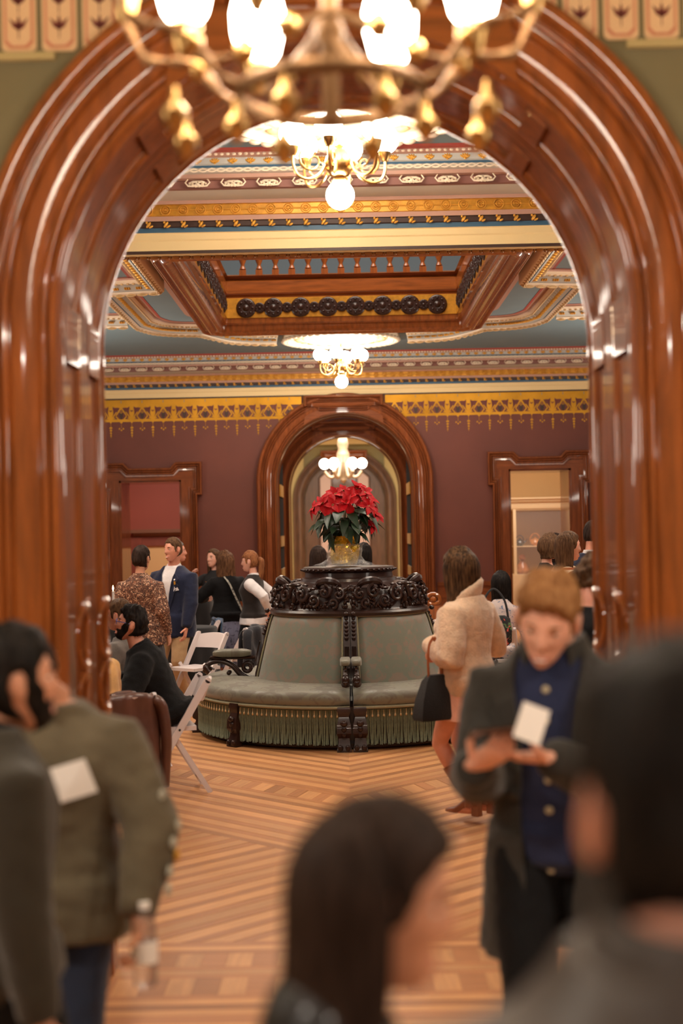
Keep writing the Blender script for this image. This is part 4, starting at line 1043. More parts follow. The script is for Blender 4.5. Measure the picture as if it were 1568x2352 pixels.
def headpt(th, ph, grow=0):
    x = .076*math.sin(th)*math.sin(ph); y = .096*math.sin(th)*math.cos(ph); z = .120*math.cos(th)
    q = sm(0, 1, -z/.12)
    x *= 1-.23*q
    if y < 0: y *= 1-.42*sm(.02, .11, -z)
    else: y *= 1-.06*sm(.2, 1, abs(math.sin(ph)))
    y += .040*sm(.035, .118, -z)
    if z < -.02: z = z*(1-.03)
    f = max(0, math.cos(ph))*math.sin(th)
    if f > .15 and not grow:
        w = sm(.15, .6, f); g = lambda u, s: math.exp(-(u/s)**2)
        pz = sm(.026, -.028, z) if False else max(0, min(1, (.026-z)/.054))
        if z < -.028: pz = max(0, 1-(-.028-z)/.013)
        dy = .025*pz*g(x, .0115+.004*pz) + .005*g(z-.030, .012)*g(abs(x)-.028, .022)
        dy -= .010*g(abs(x)-.032, .014)*g(z-.008, .012)
        dy += .004*g(abs(x)-.040, .018)*g(z+.030, .02) + .006*g(x, .022)*g(z+.062, .007) + .005*g(x, .020)*g(z+.075, .008) - .003*g(x, .024)*g(z+.0685, .003)
        dy += .008*g(x, .02)*g(z+.108, .014) - .004*g(x, .03)*g(z+.088, .006)
        y += dy*w
    return Vector((x, y, z))
NPH, NTH = 42, 34
PHS = [(lambda t: t-.48*math.sin(t))(-PI+2*PI*k/NPH) for k in range(NPH)]
THS = [.04+(PI-.08)*k/(NTH-1) for k in range(NTH)]
def add_head(mb, mx, beard=False, smile=False, lidz=.0):
    """skin 0, lips 1, eye white 2, iris 3, teeth 4"""
    g = [[headpt(th, ph) for ph in PHS] for th in THS]
    b = len(mb.v); mb.v += [tuple(mx @ p) for r in g for p in r]
    for i in range(NTH-1):
        for k in range(NPH):
            k2 = (k+1) % NPH; mb.f.append((b+i*NPH+k, b+(i+1)*NPH+k, b+(i+1)*NPH+k2, b+i*NPH+k2)); mb.m.append(0)
    mb.f.append(tuple(b+k for k in range(NPH))); mb.m.append(0); mb.f.append(tuple(b+(NTH-1)*NPH+k for k in range(NPH))[::-1]); mb.m.append(0)
    front = [p for r in g for p in r if p.y > .05]
    fy = lambda x, z: sum(sorted(((p.y, (p.x-x)**2+(p.z-z)**2) for p in front), key=lambda q: q[1])[k][0] for k in range(2))/2
    b0 = len(mb.v)
    w = .025 if smile else .020; up = .007 if smile else .0
    for z0, r, sgn in ((-.0655, .0042, 1), (-.0735 - (.004 if smile else 0), .0052, -1)):
        pts = []
        for k in range(9):
            x = w*(k/4-1); q = 1-(x/w)**2; z = (z0+.002*sgn*q*(1-.7*math.exp(-(x/.005)**2)*(sgn > 0))) if not smile else (-.063-(.0135 if sgn < 0 else .005)*q+.001)
            pts.append((x, fy(x, z)-.0015, z))
        mb.tube(pts, [r*(.25+.75*math.sqrt(max(0, 1-(k/4-1)**2))) for k in range(9)], 6, 1)
    if smile: mb.ball((0, fy(0, -.0715)-.0035, -.0715), (.0165, .006, .0042), 10, 6, 4)
    for s in (-1, 1):
        mb.ball((s*.032, .0735, .008), (.0125, .0105, .0105), 10, 7, 2); mb.ball((s*.0315, .0815, .007), (.0056, .0035, .0056), 8, 5, 3)
        q = .0016 if smile else 0
        mb.ball((s*.032, .0730, .0150-q), (.0165, .0118, .0080), 10, 7, 0); mb.ball((s*.032, .0715, -.0020+q), (.0165, .0112, .0075), 10, 7, 0)
        mb.ball((s*.080, -.006, -.004), (.010, .019, .032), 10, 8, 0, Matrix.Rotation(s*R(-18), 3, 'Z') @ Matrix.Rotation(R(12), 3, 'X'))
        mb.tube([(s*.082, .008, -.030), (s*.085, -.004, -.018), (s*.087, -.016, .004), (s*.086, -.012, .022), (s*.082, .002, .027), (s*.079, .010, .016)], .004, 6, 0)
        mb.ball((s*.010, fy(s*.010, -.034)-.003, -.034), (.0075, .009, .0065), 8, 6, 0)
    for i in range(b0, len(mb.v)): mb.v[i] = tuple(mx @ Vector(mb.v[i]))
NP2, NT2 = 72, 46
PH2 = [-PI+2*PI*k/NP2 for k in range(NP2)]; TH2 = [.03+(PI-.06)*k/(NT2-1) for k in range(NT2)]
def shell(mx, fn, last=None):
    """thin shell over the head: fn(p, phi) gives its thickness there, negative where it dives under the skin"""
    mb = MB(); rings = []
    for th in TH2[:last]:
        ring = []
        for ph in PH2:
            p = headpt(th, ph, 1); nrm = Vector((p.x/.076**2, p.y/.096**2, p.z/.12**2)).normalized(); ring.append(mx @ (p+nrm*fn(p, ph)))
        rings.append(ring)
    return mb.loft(rings, True, True)
def hair_cap(mx, T, line=.070, nape=-.075, vol=0, side=1, seed=0, rough=.25, fringe=0, part=0):
    def fn(p, ph):
        ap = abs(ph)
        zh = line-.030*sm(.45, 1.0, ap)-.060*sm(1.0, 1.22, ap)+.085*sm(1.36, 1.42, ap)*(1-sm(1.72, 1.80, ap))*.55+(nape-line+.090)*sm(1.5, 1.85, ap)
        if fringe and ap < .95: zh = min(zh, line-fringe*(1-sm(.6, .95, ap)))
        zh += .007*noise.noise((ph*9, seed, p.z*20))
        m_ = sm(-.007, .015, p.z-zh)
        nn = noise.noise((p.x*30+seed, p.y*30, p.z*14))+.6*noise.noise((p.x*75+seed, p.y*75, p.z*24))+.35*noise.noise((p.x*150, p.y*150+seed, p.z*40))
        t = T*(1+vol*sm(.02, .10, p.z)+rough*nn*1.7)*(side+(1-side)*sm(.0, .06, p.z) if ap > .8 else 1)
        if abs(p.x) > .045: m_ *= sm(.8, 1.15, math.hypot((p.y+.004)/.023, (p.z+.004)/.036))
        return m_*max(t, .002)-(1-m_)*.006
    return shell(mx, fn, -6)
def beard_cap(mx, T, seed, full=True):
    def fn(p, ph):
        ap = abs(ph)
        m_ = sm(-.030, -.048, p.z+.012*noise.noise((ph*7, p.z*40, seed))) if ap < .75 else sm(-.0, -.03, p.z-.03*(1 if ap > 1.1 else (ap-.75)/.35))*(1-sm(1.35, 1.5, ap))
        lip = math.exp(-(p.x/.020)**4)*math.exp(-((p.z+.0695)/.0085)**4); m_ *= 1-lip
        m_ *= 1-sm(-.108, -.116, p.z)*.0
        return m_*T*(1+.5*noise.noise((p.x*80, p.y*80, p.z*80)))-(1-m_)*.008
    return shell(mx, fn)
def curtain(mb, mx, L, w1=.10, al=2.0, d1=.08, n=18, seed=0, wave=0, th=.035, sweep_x=0, sweep_y=0, T=.018):
    """long hair: hugs the skull from the crown down, then falls to L below the middle of the head"""
    rings = []; z0 = .108; m = 34
    for i in range(n+1):
        t = i/n; z = z0-(L+z0)*t
        if z > -.02: f = math.sqrt(max(.02, 1-(z/.124)**2)); rx, ry = .078*f+T, .098*f+T
        else: q = sm(-.02, -L*.85, z); rx, ry = .078+T+(w1-.078-T)*q, .098+T+(d1-.098-T)*q
        a = al*(1-.10*t)*(.80+.20*sm(.11, .03, z)); ring = []; e = 1-.8*sm(.84, 1, t); tt = min(th, .016+.10*t)*e+.003; zz = max(0, -z)/L
        ox, oy = sweep_x*zz*zz, sweep_y*zz*zz
        for k in range(m+1):
            s = -a+2*a*k/m; fr = sm(.15, 1, t)
            rd = 1+fr*(.020*math.sin(s*11+seed+2*t)+.022*math.sin(s*23+seed*2-3*t)+.06*noise.noise((s*3.5+seed, t*2.5, seed)))+wave*math.sin(t*15+s*4+seed)*sm(.3, .6, t)
            ring.append((rx*rd*math.sin(s)+ox, -.004-ry*rd*math.cos(s)+oy, z+.03*noise.noise((s*5, seed, 2))*sm(.7, 1, t)))
        for k in range(m, -1, -1):
            s = -a+2*a*k/m; ring.append(((rx-tt)*math.sin(s)*.97+ox, -.004-(ry-tt)*math.cos(s)+oy, z))
        rings.append([mx @ Vector(p) for p in ring])
    mb.loft(rings, True, True)
def ik(a, b, l1, l2, pole):
    a, b = Vector(a), Vector(b); d = b-a; L = min(d.length, (l1+l2)*.998)
    if d.length > L: b = a+d.normalized()*L
    x = (l1*l1-l2*l2+L*L)/(2*L); h = math.sqrt(max(0, l1*l1-x*x)); u = d.normalized(); p = Vector(pole); p = (p-u*p.dot(u)).normalized()
    return a+u*x+p*h, b
def add_hand(mb, w, d, nrm, side, curl=.45, s=1.0, spread=.0, thumb=.5):
    d = Vector(d).normalized(); nrm = Vector(nrm); nrm = (nrm-d*nrm.dot(d)).normalized(); lat = d.cross(nrm)*side
    w = Vector(w); ring = []
    for t, hw, ht in ((-.03, .026, .020), (0, .027, .018), (.03, .037, .017), (.065, .042, .0155), (.092, .041, .012), (.100, .034, .008)):
        c = w+d*t*s
        ring.append([c+lat*(hw*s*math.cos(a))+nrm*(ht*s*math.sin(a)) for a in (2*PI*k/10 for k in range(10))])
    mb.loft(ring, True, True, 0)
    for i, (o, L) in enumerate(((.031, .070), (.0105, .079), (-.0105, .073), (-.030, .057))):
        p = w+d*(.088-.004*abs(i-1.3))*s+lat*o*s; pts = [p-d*.02*s, p]; ang = curl*.55; dd = d+lat*spread*(1.5-i)*.12
        for j, f in enumerate((.45, .30, .25)):
            v = (dd*math.cos(ang)+nrm*math.sin(ang)).normalized(); p = p+v*L*f*s; pts.append(p); ang += curl*(.85 if j else .95)
        mb.tube(pts, [.0095*s, .0095*s, .0088*s, .0080*s, .0060*s], 7)
    p = w+d*.022*s+lat*.030*s; v = (d*.62+lat*.78+nrm*.35*thumb*2).normalized(); q = p+v*.042*s; r_ = q+(d*.8+lat*.25+nrm*.55*thumb*2).normalized()*.034*s
    mb.tube([p-v*.018*s, p, q, r_], [.014*s, .0135*s, .0105*s, .0075*s], 7)
TMP = bpy.data.scenes.new('modelling'); JOBS = []
def evalmesh(mb, voxel, smooth=3, wr=0, wscale=9, wst=(1, 1, .6), seed=0, cut=None, thick=0):
    """queue a smooth union of the shapes in mb; finish_jobs() turns every queued job into its mesh"""
    me = mb.mesh('tmp', [], True); o = bpy.data.objects.new('tmp', me); TMP.collection.objects.link(o)
    m = o.modifiers.new('r', 'REMESH'); m.mode = 'VOXEL'; m.voxel_size = voxel
    if smooth: m2 = o.modifiers.new('s', 'SMOOTH'); m2.iterations = smooth; m2.factor = .5
    return dict(tmp=o, wr=wr, ws=wscale, wst=wst, seed=seed, cut=cut, thick=thick, done=None)
def finish_jobs():
    vl = TMP.view_layers[0]; vl.update(); dg = vl.depsgraph
    for j in JOBS:
        r = bpy.data.meshes.new_from_object(j['tmp'].evaluated_get(dg))
        if j['wr']:
            ws, wst, seed, wr = j['ws'], j['wst'], j['seed'], j['wr']
            nz = [tuple(v.normal) for v in r.vertices]
            for v, n in zip(r.vertices, nz):
                c = v.co; d = noise.noise((c.x*ws*wst[0]+seed, c.y*ws*wst[1], c.z*ws*wst[2]))+.5*noise.noise((c.x*ws*2.1+seed, c.y*ws*2.1, c.z*ws*3.2))
                v.co = c+Vector(n)*(wr*d)
        cut = j['cut']
        if cut or j['thick']:
            bm = bmesh.new(); bm.from_mesh(r)
            if cut: bmesh.ops.delete(bm, geom=[f for f in bm.faces if cut(f.calc_center_median())], context='FACES')
            bv = [v for v in bm.verts if v.is_boundary and len([e for e in v.link_edges if e.is_boundary]) == 2] if cut else []
            for it in range(8):
                nw = []
                for v in bv:
                    nb = [e.other_vert(v).co for e in v.link_edges if e.is_boundary]; nw.append(v.co*.4+(nb[0]+nb[1])*.3)
                for v, c in zip(bv, nw): v.co = c
            if j['thick']: bmesh.ops.solidify(bm, geom=bm.faces[:], thickness=j['thick'])
            bm.to_mesh(r); bm.free()
        j['done'](r)
    for j in JOBS: bpy.data.objects.remove(j['tmp'])
    bpy.data.scenes.remove(TMP)
def link(name, job, m, parent, smooth=True):
    o = bpy.data.objects.new(name, bpy.data.meshes.new(name)); COL.objects.link(o); o.parent = parent
    def done(me):
        for x in (m if isinstance(m, (list, tuple)) else [m]): me.materials.append(x)
        me.polygons.foreach_set('use_smooth', [True]*len(me.polygons)); me.name = name; o.data = me
    job['done'] = done; JOBS.append(job); return o
TORSO = {'m': [(-.11, .150, .105, 0), (-.04, .170, .118, -.012), (.05, .163, .110, 0), (.15, .150, .102, .004), (.27, .165, .112, .006), (.37, .180, .115, .004), (.425, .178, .104, -.004), (.465, .146, .086, -.010), (.50, .098, .070, -.014), (.535, .070, .062, -.014)],
         'f': [(-.11, .155, .105, 0), (-.04, .176, .118, -.015), (.05, .160, .105, -.004), (.15, .125, .088, .004), (.24, .138, .100, .012), (.32, .152, .122, .022), (.39, .158, .104, .006), (.435, .146, .086, -.006), (.472, .112, .070, -.012), (.50, .076, .058, -.014), (.53, .056, .050, -.014)]}
class Person:
    def __init__(s, loc, facing, h, label, sex='m', skin='fair', hair='dark', lean=0, side=0, twist=0, head=(0, 0, 0), sit=False, arms=None, feet=None, build=1.0, group=None, beard=False, smile=False, voxel=.014, headoff=(0, 0, 0), curl=.5, hands=None, seat=.47):
        s.k = k = h/1.75; s.sex = sex; s.voxel = voxel; s.root = thing('person', loc, label, 'person', group, rz=facing); s.b = build
        s.skin = SK[skin]; s.hairm = HR[hair] if isinstance(hair, str) else hair; s.seed = random.uniform(0, 50); s.sit = sit
        pz = (seat+.085) if sit else .93*k
        s.pel = Vector((0, 0, pz)); s.U = Matrix.Translation(s.pel) @ Matrix.Rotation(R(twist), 4, 'Z') @ Matrix.Rotation(R(side), 4, 'Y') @ Matrix.Rotation(-R(lean), 4, 'X') @ Matrix.Scale(k, 4)
        sw = .178 if sex == 'm' else .155
        s.sh = {1: s.U @ Vector((sw*build, -.008, .412)), -1: s.U @ Vector((-sw*build, -.008, .412))}
        s.el, s.wr, s.armk = {}, {}, {}
        arms = arms or {}
        for sd in (1, -1):
            a = arms.get(sd, {})
            w = Vector(a.get('w', (sd*.25, .04, .83 if not sit else .60)))
            if 'w' in a or not sit: w = w*k if 'w' not in a else w
            s.el[sd], s.wr[sd] = ik(s.sh[sd], w, .285*k, .255*k, a.get('pole', (sd*.35, -1, -.1)))
        s.hip = {sd: s.pel+Vector((sd*.092*k, 0, -.045*k)) for sd in (1, -1)}
        s.kn, s.an = {}, {}
        for sd in (1, -1):
            f = (feet or {}).get(sd, (sd*.10, 0, 0) if not sit else (sd*.13, .44, 0))
            an = Vector((f[0], f[1]-.03, f[2]+.085*k)); s.kn[sd], s.an[sd] = ik(s.hip[sd], an, .425*k, .425*k, (sd*.08, 1, .25))
        s.footdir = {sd: (feet or {}).get('d%d' % sd, sd*12) for sd in (1, -1)}
        hb = s.U @ Vector((0, -.012, .545)); s.neck = hb
        rot = Matrix.Rotation(R(twist), 4, 'Z') @ Matrix.Rotation(R(head[0]), 4, 'Z') @ Matrix.Rotation(R(head[2]), 4, 'Y') @ Matrix.Rotation(-R(head[1]), 4, 'X')
        upv = (s.U.to_3x3() @ Vector((0, 0, 1))).normalized()
        off = upv*.062*k+(rot.to_3x3() @ Vector((0, .030, .088)))*k+Vector(headoff)
        hk = 1.03*k**.45
        s.HM = Matrix.Translation(hb+off) @ rot @ Matrix.Scale(hk, 4)
        s.HY = Matrix.Translation(hb+off) @ Matrix.Rotation(R(twist+head[0]), 4, 'Z') @ Matrix.Scale(hk, 4)
        body = MB(); s._torso(body, 0, 0, 20); s._limbs(body, 0, 1.0, 1.0)
        job = evalmesh(body, max(voxel, .014), 2)
        mb = MB()
        nb = s.HM @ Vector((0, -.020, -.055))
        mb.tube([s.U @ Vector((0, -.012, .47)), hb, hb.lerp(nb, .55), nb, s.HM @ Vector((0, -.01, -.03))], [(.075*k, .06*k), (.062*k if sex == 'm' else .052*k,)*2, (.057*k if sex == 'm' else .047*k,)*2, (.056*k if sex == 'm' else .048*k,)*2, (.05*k,)*2], 14)
        add_head(mb, s.HM, beard, smile)
        for sd in (1, -1):
            hd = (hands or {}).get(sd, {})
            d = Vector(hd.get('d', s.wr[sd]-s.el[sd])); n_ = hd.get('n', (-sd, .25, 0))
            add_hand(mb, s.wr[sd]+d.normalized()*.012, d, n_, hd.get('side', sd), hd.get('curl', curl), (1.0 if sex == 'm' else .9)*k**.5, thumb=hd.get('thumb', .5), spread=hd.get('spread', 0))
        hm = s.hairm
        s.body = bpy.data.objects.new('body', bpy.data.meshes.new('body')); COL.objects.link(s.body); s.body.parent = s.root
        def done(me, mb=mb, o=s.body, mats=[s.skin, M['lip'], M['eye'], M['iris'], M['teeth'], hm]):
            mb.add([tuple(v.co) for v in me.vertices], [tuple(p.vertices) for p in me.polygons]); bpy.data.meshes.remove(me); o.data = mb.mesh('body', mats, True)
        job['done'] = done; JOBS.append(job)
        if beard: beard_cap(s.HM, .0045 if beard is True else beard, s.seed).build('beard', hm, s.body, smooth=True)
        # brows
        for sd in (-1, 1): MB().tube([s.HM @ Vector((sd*x, .0905-1.6*(x-.02)**2/.05*.6+.001, z)) for x, z in ((.014, .026), (.024, .0305), (.036, .031), (.046, .0255))], [.0022, .0034, .003, .0015], 6).build('eyebrow', hm, s.body, smooth=True)
    def _torso(s, mb, t, zmin, n=24, zmax=9, bulge=1.0, tb=None):
        rings = []
        for z, a, b, y in TORSO[s.sex]:
            if z > zmax: break
            a = (a*s.b+t); b = (b*s.b*bulge+t)
            e = 2.4; ring = []
            for k in range(n):
                an = 2*PI*k/n; c, q = math.cos(an), math.sin(an)
                ring.append(s.U @ Vector((a*math.copysign(abs(c)**(2/e), c), y+b*math.copysign(abs(q)**(2/e), q), z)))
            rings.append(ring)
        mb.loft(rings, True, True)
    def _arm(s, mb, sd, t, frac=1.0, cuff=0, flare=0):
        k = s.k*(.5+.5*s.b) if s.sex == 'm' else s.k*.88
        sh, el, wr = s.sh[sd], s.el[sd], s.wr[sd]
        inn = s.U @ Vector((sd*.08, -.008, .385)); pts = [inn, sh.lerp(inn, .3), sh, sh.lerp(el, .35), sh.lerp(el, .8), el, el.lerp(wr, .2), el.lerp(wr, .55), wr]
        rad = [.058*k+t, .060*k+t, .060*k+t, .055*k+t, .046*k+t*1.1, .044*k+t*1.15, .044*k+t, .038*k+t*.9, .027*k+t*.8+flare]
        if frac < 1:
            n = max(4, int(round(3+frac*6))); pts, rad = pts[:n], rad[:n]
        mb.tube(pts, rad, 14)
        if frac >= 1 and cuff:
            d = (wr-el).normalized(); mb.tube([wr-d*.05*s.k, wr+d*.012*s.k], [.030*k+cuff, .030*k+cuff], 14)
    def _leg(s, mb, sd, t, frac=1.0, ankle=None):
        k = s.k*(.6+.4*s.b); hp, kn, an = s.hip[sd], s.kn[sd], s.an[sd]
        pts = [hp+Vector((-sd*.01, 0, .05*k)), hp.lerp(kn, .15), hp.lerp(kn, .5), hp.lerp(kn, .9), kn, kn.lerp(an, .25), kn.lerp(an, .6), an]
        rad = [.092*k+t, .088*k+t, .075*k+t, .057*k+t, .053*k+t, .055*k+t, .043*k+t, (.033*k+t) if ankle is None else ankle]
        if frac < 1: n = int(2+frac*6); pts, rad = pts[:n], rad[:n]
        mb.tube(pts, rad, 14)
    def _limbs(s, mb, t, fa, fl):
        for sd in (1, -1):
            s._arm(mb, sd, t, fa); s._leg(mb, sd, t, fl)
            an = s.an[sd]; fd = R(s.footdir[sd]); d = Vector((math.sin(fd), math.cos(fd), 0))
            mb.tube([an-d*.03*s.k+Vector((0, 0, -.045*s.k)), an+Vector((0, 0, -.045*s.k)), an+d*.10*s.k+Vector((0, 0, -.06*s.k)), an+d*.16*s.k+Vector((0, 0, -.065*s.k))], [.03*s.k, .035*s.k, .028*s.k, .018*s.k], 10)
    def top(s, name, m, t=.014, length=0, frac=1.0, wr=.006, cut=None, thick=0, cuff=0, flare=0, neck=None, sleeves=True, hem=0, bulge=1.0, voxel=None, wscale=9, smooth=3, parent=None):
        """closed or open-front garment over the torso; length reaches below the hips"""
        mb = MB(); s._torso(mb, t, 0, 28, bulge=bulge)
        if length:   # skirt of the coat
            rings = []
            for i in range(6):
                f = i/5; z = .02-(length+.02)*f; a = (.186*s.b+t+hem*f); b = (.146*s.b*bulge+t+hem*f)
                if s.sit: rings.append([s.U @ Vector((a*math.cos(q), b*math.sin(q)-.01, z)) for q in (2*PI*k/28 for k in range(28))])
                else: rings.append([s.pel+Vector((a*math.cos(q), b*math.sin(q)-.01*1, z))*1.0 if False else (s.U @ Vector((a*math.cos(q), b*math.sin(q)-.01, z))) for q in (2*PI*k/28 for k in range(28))])
            mb.loft(rings, True, True, 0, True)
        if sleeves:
            for sd in (1, -1): s._arm(mb, sd, t, frac, cuff, flare)
        Ui = s.U.inverted()
        job = evalmesh(mb, voxel or s.voxel, smooth, wr, wscale, seed=s.seed, cut=(lambda c: cut(Ui @ c)) if cut else None, thick=thick)
        return link(name, job, m, parent or s.root)
    def trousers(s, name, m, t=.016, frac=1.0, wr=.006, ankle=None):
        mb = MB(); rings = []
        for z, a, b, y in TORSO[s.sex][:4]:
            rings.append([s.U @ Vector(((a*s.b+t*.7)*math.cos(q), y+(b*s.b+t*.7)*math.sin(q), z)) for q in (2*PI*k/24 for k in range(24))])
        mb.loft(rings, True, True)
        for sd in (1, -1): s._leg(mb, sd, t, frac, ankle)
        return link(name, evalmesh(mb, s.voxel, 2, wr, 10, seed=s.seed+9), m, s.root)
    def skirt(s, name, m, z0=.12, z1=-.55, w=.03, flare=.06, pleat=.004, npl=22, parent=None):
        rings = []; n = 88
        for i in range(12):
            f = i/11; z = z0+(z1-z0)*f; c = s.pel+Vector((0, 0, z*s.k))
            ap = sm(0, .35, f); a = (.135+.045*ap+flare*f)*s.k*s.b+w*.4; b = (.095+.03*ap+flare*f)*s.k*s.b+w*.4
            rings.append([c+Vector(((a+pleat*math.sin(npl*q)*(.3+f))*math.cos(q), (b+pleat*math.sin(npl*q)*(.3+f))*math.sin(q)-.008, 0)) for q in (2*PI*k/n for k in range(n))])
        mb = MB(); mb.loft(rings, True, False); return mb.build(name, m, s.root, smooth=True)
    def shoes(s, m, name='shoe', boot=0, heel=0):
        for sd in (1, -1):
            an = s.an[sd]; k = s.k; fd = R(s.footdir[sd]); d = Vector((math.sin(fd), math.cos(fd), 0)); l = Vector((d.y, -d.x, 0)); mb = MB(); rings = []
            base = Vector((an.x, an.y, an.z-.085*k))
            for y, w, h in ((-.075, .012, .045), (-.065, .030, .065), (-.02, .036, .085), (.05, .038, .072), (.11, .044, .050), (.165, .040, .036), (.195, .024, .026), (.203, .008, .014)):
                lift = heel*(1-sm(-.02, .11, y)); c = base+d*y*k
                rings.append([c+l*(w*k*math.cos(q))+Vector((0, 0, max(0.0, (h*.5+h*.5*math.sin(q))*k)+lift)) for q in (2*PI*j/12 for j in range(12))])
            mb.loft(rings, True, True, 0, True)
            if heel: mb.loft([[base+d*y_+l*x_+Vector((0, 0, z_)) for x_, y_ in ((-.022, -.07), (.022, -.07), (.022, -.02), (-.022, -.02))] for z_ in (0, heel+.02)], True, True)
            if boot: mb.tube([an+Vector((0, 0, -.03)), an+Vector((0, 0, .04)), an.lerp(s.kn[sd], boot*.5), an.lerp(s.kn[sd], boot)], [.043*k, .042*k, .052*k, .060*k], 14)
            mb.build(name, m, s.root, smooth=50)
    def hair(s, T=.010, length=0, tail=None, wave=0, al=2.0, w1=.10, d1=.08, sweep_x=0, sweep_y=0, th=.035, **kw):
        mb = hair_cap(s.HM, T, seed=s.seed, **kw)
        if length: curtain(mb, s.HY, length, w1, al, d1, seed=s.seed, wave=wave, sweep_x=sweep_x, sweep_y=sweep_y, th=th, T=T+.006)
        o = mb.build('hair', s.hairm, s.root, smooth=True)
        if tail:
            pts = [s.HY @ Vector(p) for p in tail[0]]; MB().tube(bez([tuple(p) for p in pts], 4), [tail[1]*(.5+.5*math.sin(PI*min(1, .15+.8*i/(4*(len(pts)-1))))) for i in range(4*(len(pts)-1)+1)], 10).build('hair_tail', s.hairm, o, smooth=True)
        return o
    def collar(s, m, r=.062, h=.045, t=.012, open_=.7, tilt=0, name='collar', parent=None, dy=0, dz=0, b=1.1):
        rings = []; n = 30
        for k in range(n+1):
            a = open_+(2*PI-2*open_)*k/n; c = Vector((math.sin(a)*r, math.cos(a)*r*b-.012+dy, .505+dz-.03*max(0, math.cos(a))))
            u = Vector((math.sin(a), math.cos(a), 0))
            pr = [(0, 0), (-.006, h), (t*.7, h+.006), (t+.008, h*.55), (t+.016, -.02), (t*.4, -.02)]
            rings.append([s.U @ (c+u*(p[0])+Vector((0, 0, p[1]+tilt*0))) for p in pr])
        return MB().loft(rings, True, True).build(name, m, parent or s.root, smooth=50)
    def fy(s, x, z, t=0, bulge=1.0):
        """distance of the chest surface in front of the spine at (x, z) of the torso frame"""
        T = TORSO[s.sex]; z = max(T[0][0], min(T[-1][0]-.001, z)); i = next(i for i in range(len(T)-1) if T[i+1][0] > z); f = (z-T[i][0])/(T[i+1][0]-T[i][0])
        a, b, y = [T[i][q]+(T[i+1][q]-T[i][q])*f for q in (1, 2, 3)]
        a = a*s.b+t; b = b*s.b*bulge+t; return y+b*max(0, 1-min(1, abs(x)/a)**2.4)**(1/2.4)
    def patch(s, m, pts, t, name, th=.006, parent=None):
        """flat piece lying on the chest at clothing thickness t: pts are (x, z) of the torso frame"""
        mb = MB(); n = len(pts); f = 1/s.k
        mb.add([s.U @ Vector((x, s.fy(x, z, t)+d*f, z)) for d in (.002, th+.002) for x, z in pts], [tuple(range(n)), tuple(range(n, 2*n))[::-1]]+[(k, (k+1) % n, n+(k+1) % n, n+k) for k in range(n)])
        return mb.build(name, m, parent or s.root, smooth=False)
def vcut(w0, w1, z0=-.6, zt=.53, ytop=.3):
    """front opening: half width w0 at height z0 growing to w1 at the neck"""
    return lambda c: c.y > -.02 and c.y < ytop and c.z > z0 and abs(c.x) < w0+(w1-w0)*sm(z0, zt, c.z)**1.5
# ------------------------------------------------------------------ cloth materials
def cloth(name, c, **k):
    k.setdefault('bump', .35); k.setdefault('bscale', 120); k.setdefault('sheen', .2)
    k.setdefault('spec', .15); return mat(name, lin(c), .82, var=k.pop('var', .12), vscale=k.pop('vscale', 9), **k)
def spotted(name, base, spots, scale=40, thr=.5, w=.06, rough=.8):
    m, t, b = nt(name); tc = t.nodes.new('ShaderNodeTexCoord'); L = t.links.new; cur = None
    for i, (c, sc, th) in enumerate(spots):
        n = t.nodes.new('ShaderNodeTexNoise'); n.inputs['Scale'].default_value = sc; n.inputs['Detail'].default_value = 2.5; n.inputs['Distortion'].default_value = 1.2
        mp = t.nodes.new('ShaderNodeMapping'); mp.inputs['Location'].default_value = (i*3.7, i*1.9, i*5.1); L(tc.outputs['Object'], mp.inputs[0]); L(mp.outputs[0], n.inputs['Vector'])
        r = t.nodes.new('ShaderNodeMapRange'); r.inputs['From Min'].default_value = th; r.inputs['From Max'].default_value = th+w; L(n.outputs['Fac'], r.inputs['Value'])
        mx = t.nodes.new('ShaderNodeMix'); mx.data_type = 'RGBA'; mx.inputs['B'].default_value = (*lin(c), 1)
        if cur is None: mx.inputs['A'].default_value = (*lin(base), 1)
        else: L(cur, mx.inputs['A'])
        L(r.outputs[0], mx.inputs['Factor']); cur = mx.outputs['Result']
    L(cur, b.inputs['Base Color']); b.inputs['Roughness'].default_value = rough; return m
def plaid(name, base, bar):
    m, t, b = nt(name); tc = t.nodes.new('ShaderNodeTexCoord'); sep = t.nodes.new('ShaderNodeSeparateXYZ'); L = t.links.new; L(tc.outputs['Object'], sep.inputs[0]); outs = []
    for ax, per in ((0, .13), (2, .13)):
        f = t.nodes.new('ShaderNodeMath'); f.operation = 'PINGPONG'; f.inputs[1].default_value = per/2; L(sep.outputs[ax], f.inputs[0])
        g = t.nodes.new('ShaderNodeMath'); g.operation = 'LESS_THAN'; g.inputs[1].default_value = .010; L(f.outputs[0], g.inputs[0]); outs.append(g)
    mxm = t.nodes.new('ShaderNodeMath'); mxm.operation = 'MAXIMUM'; L(outs[0].outputs[0], mxm.inputs[0]); L(outs[1].outputs[0], mxm.inputs[1])
    mx = t.nodes.new('ShaderNodeMix'); mx.data_type = 'RGBA'; mx.inputs['A'].default_value = (*lin(base), 1); mx.inputs['B'].default_value = (*lin(bar), 1); L(mxm.outputs[0], mx.inputs['Factor']); L(mx.outputs['Result'], b.inputs['Base Color'])
    b.inputs['Roughness'].default_value = .9; return m
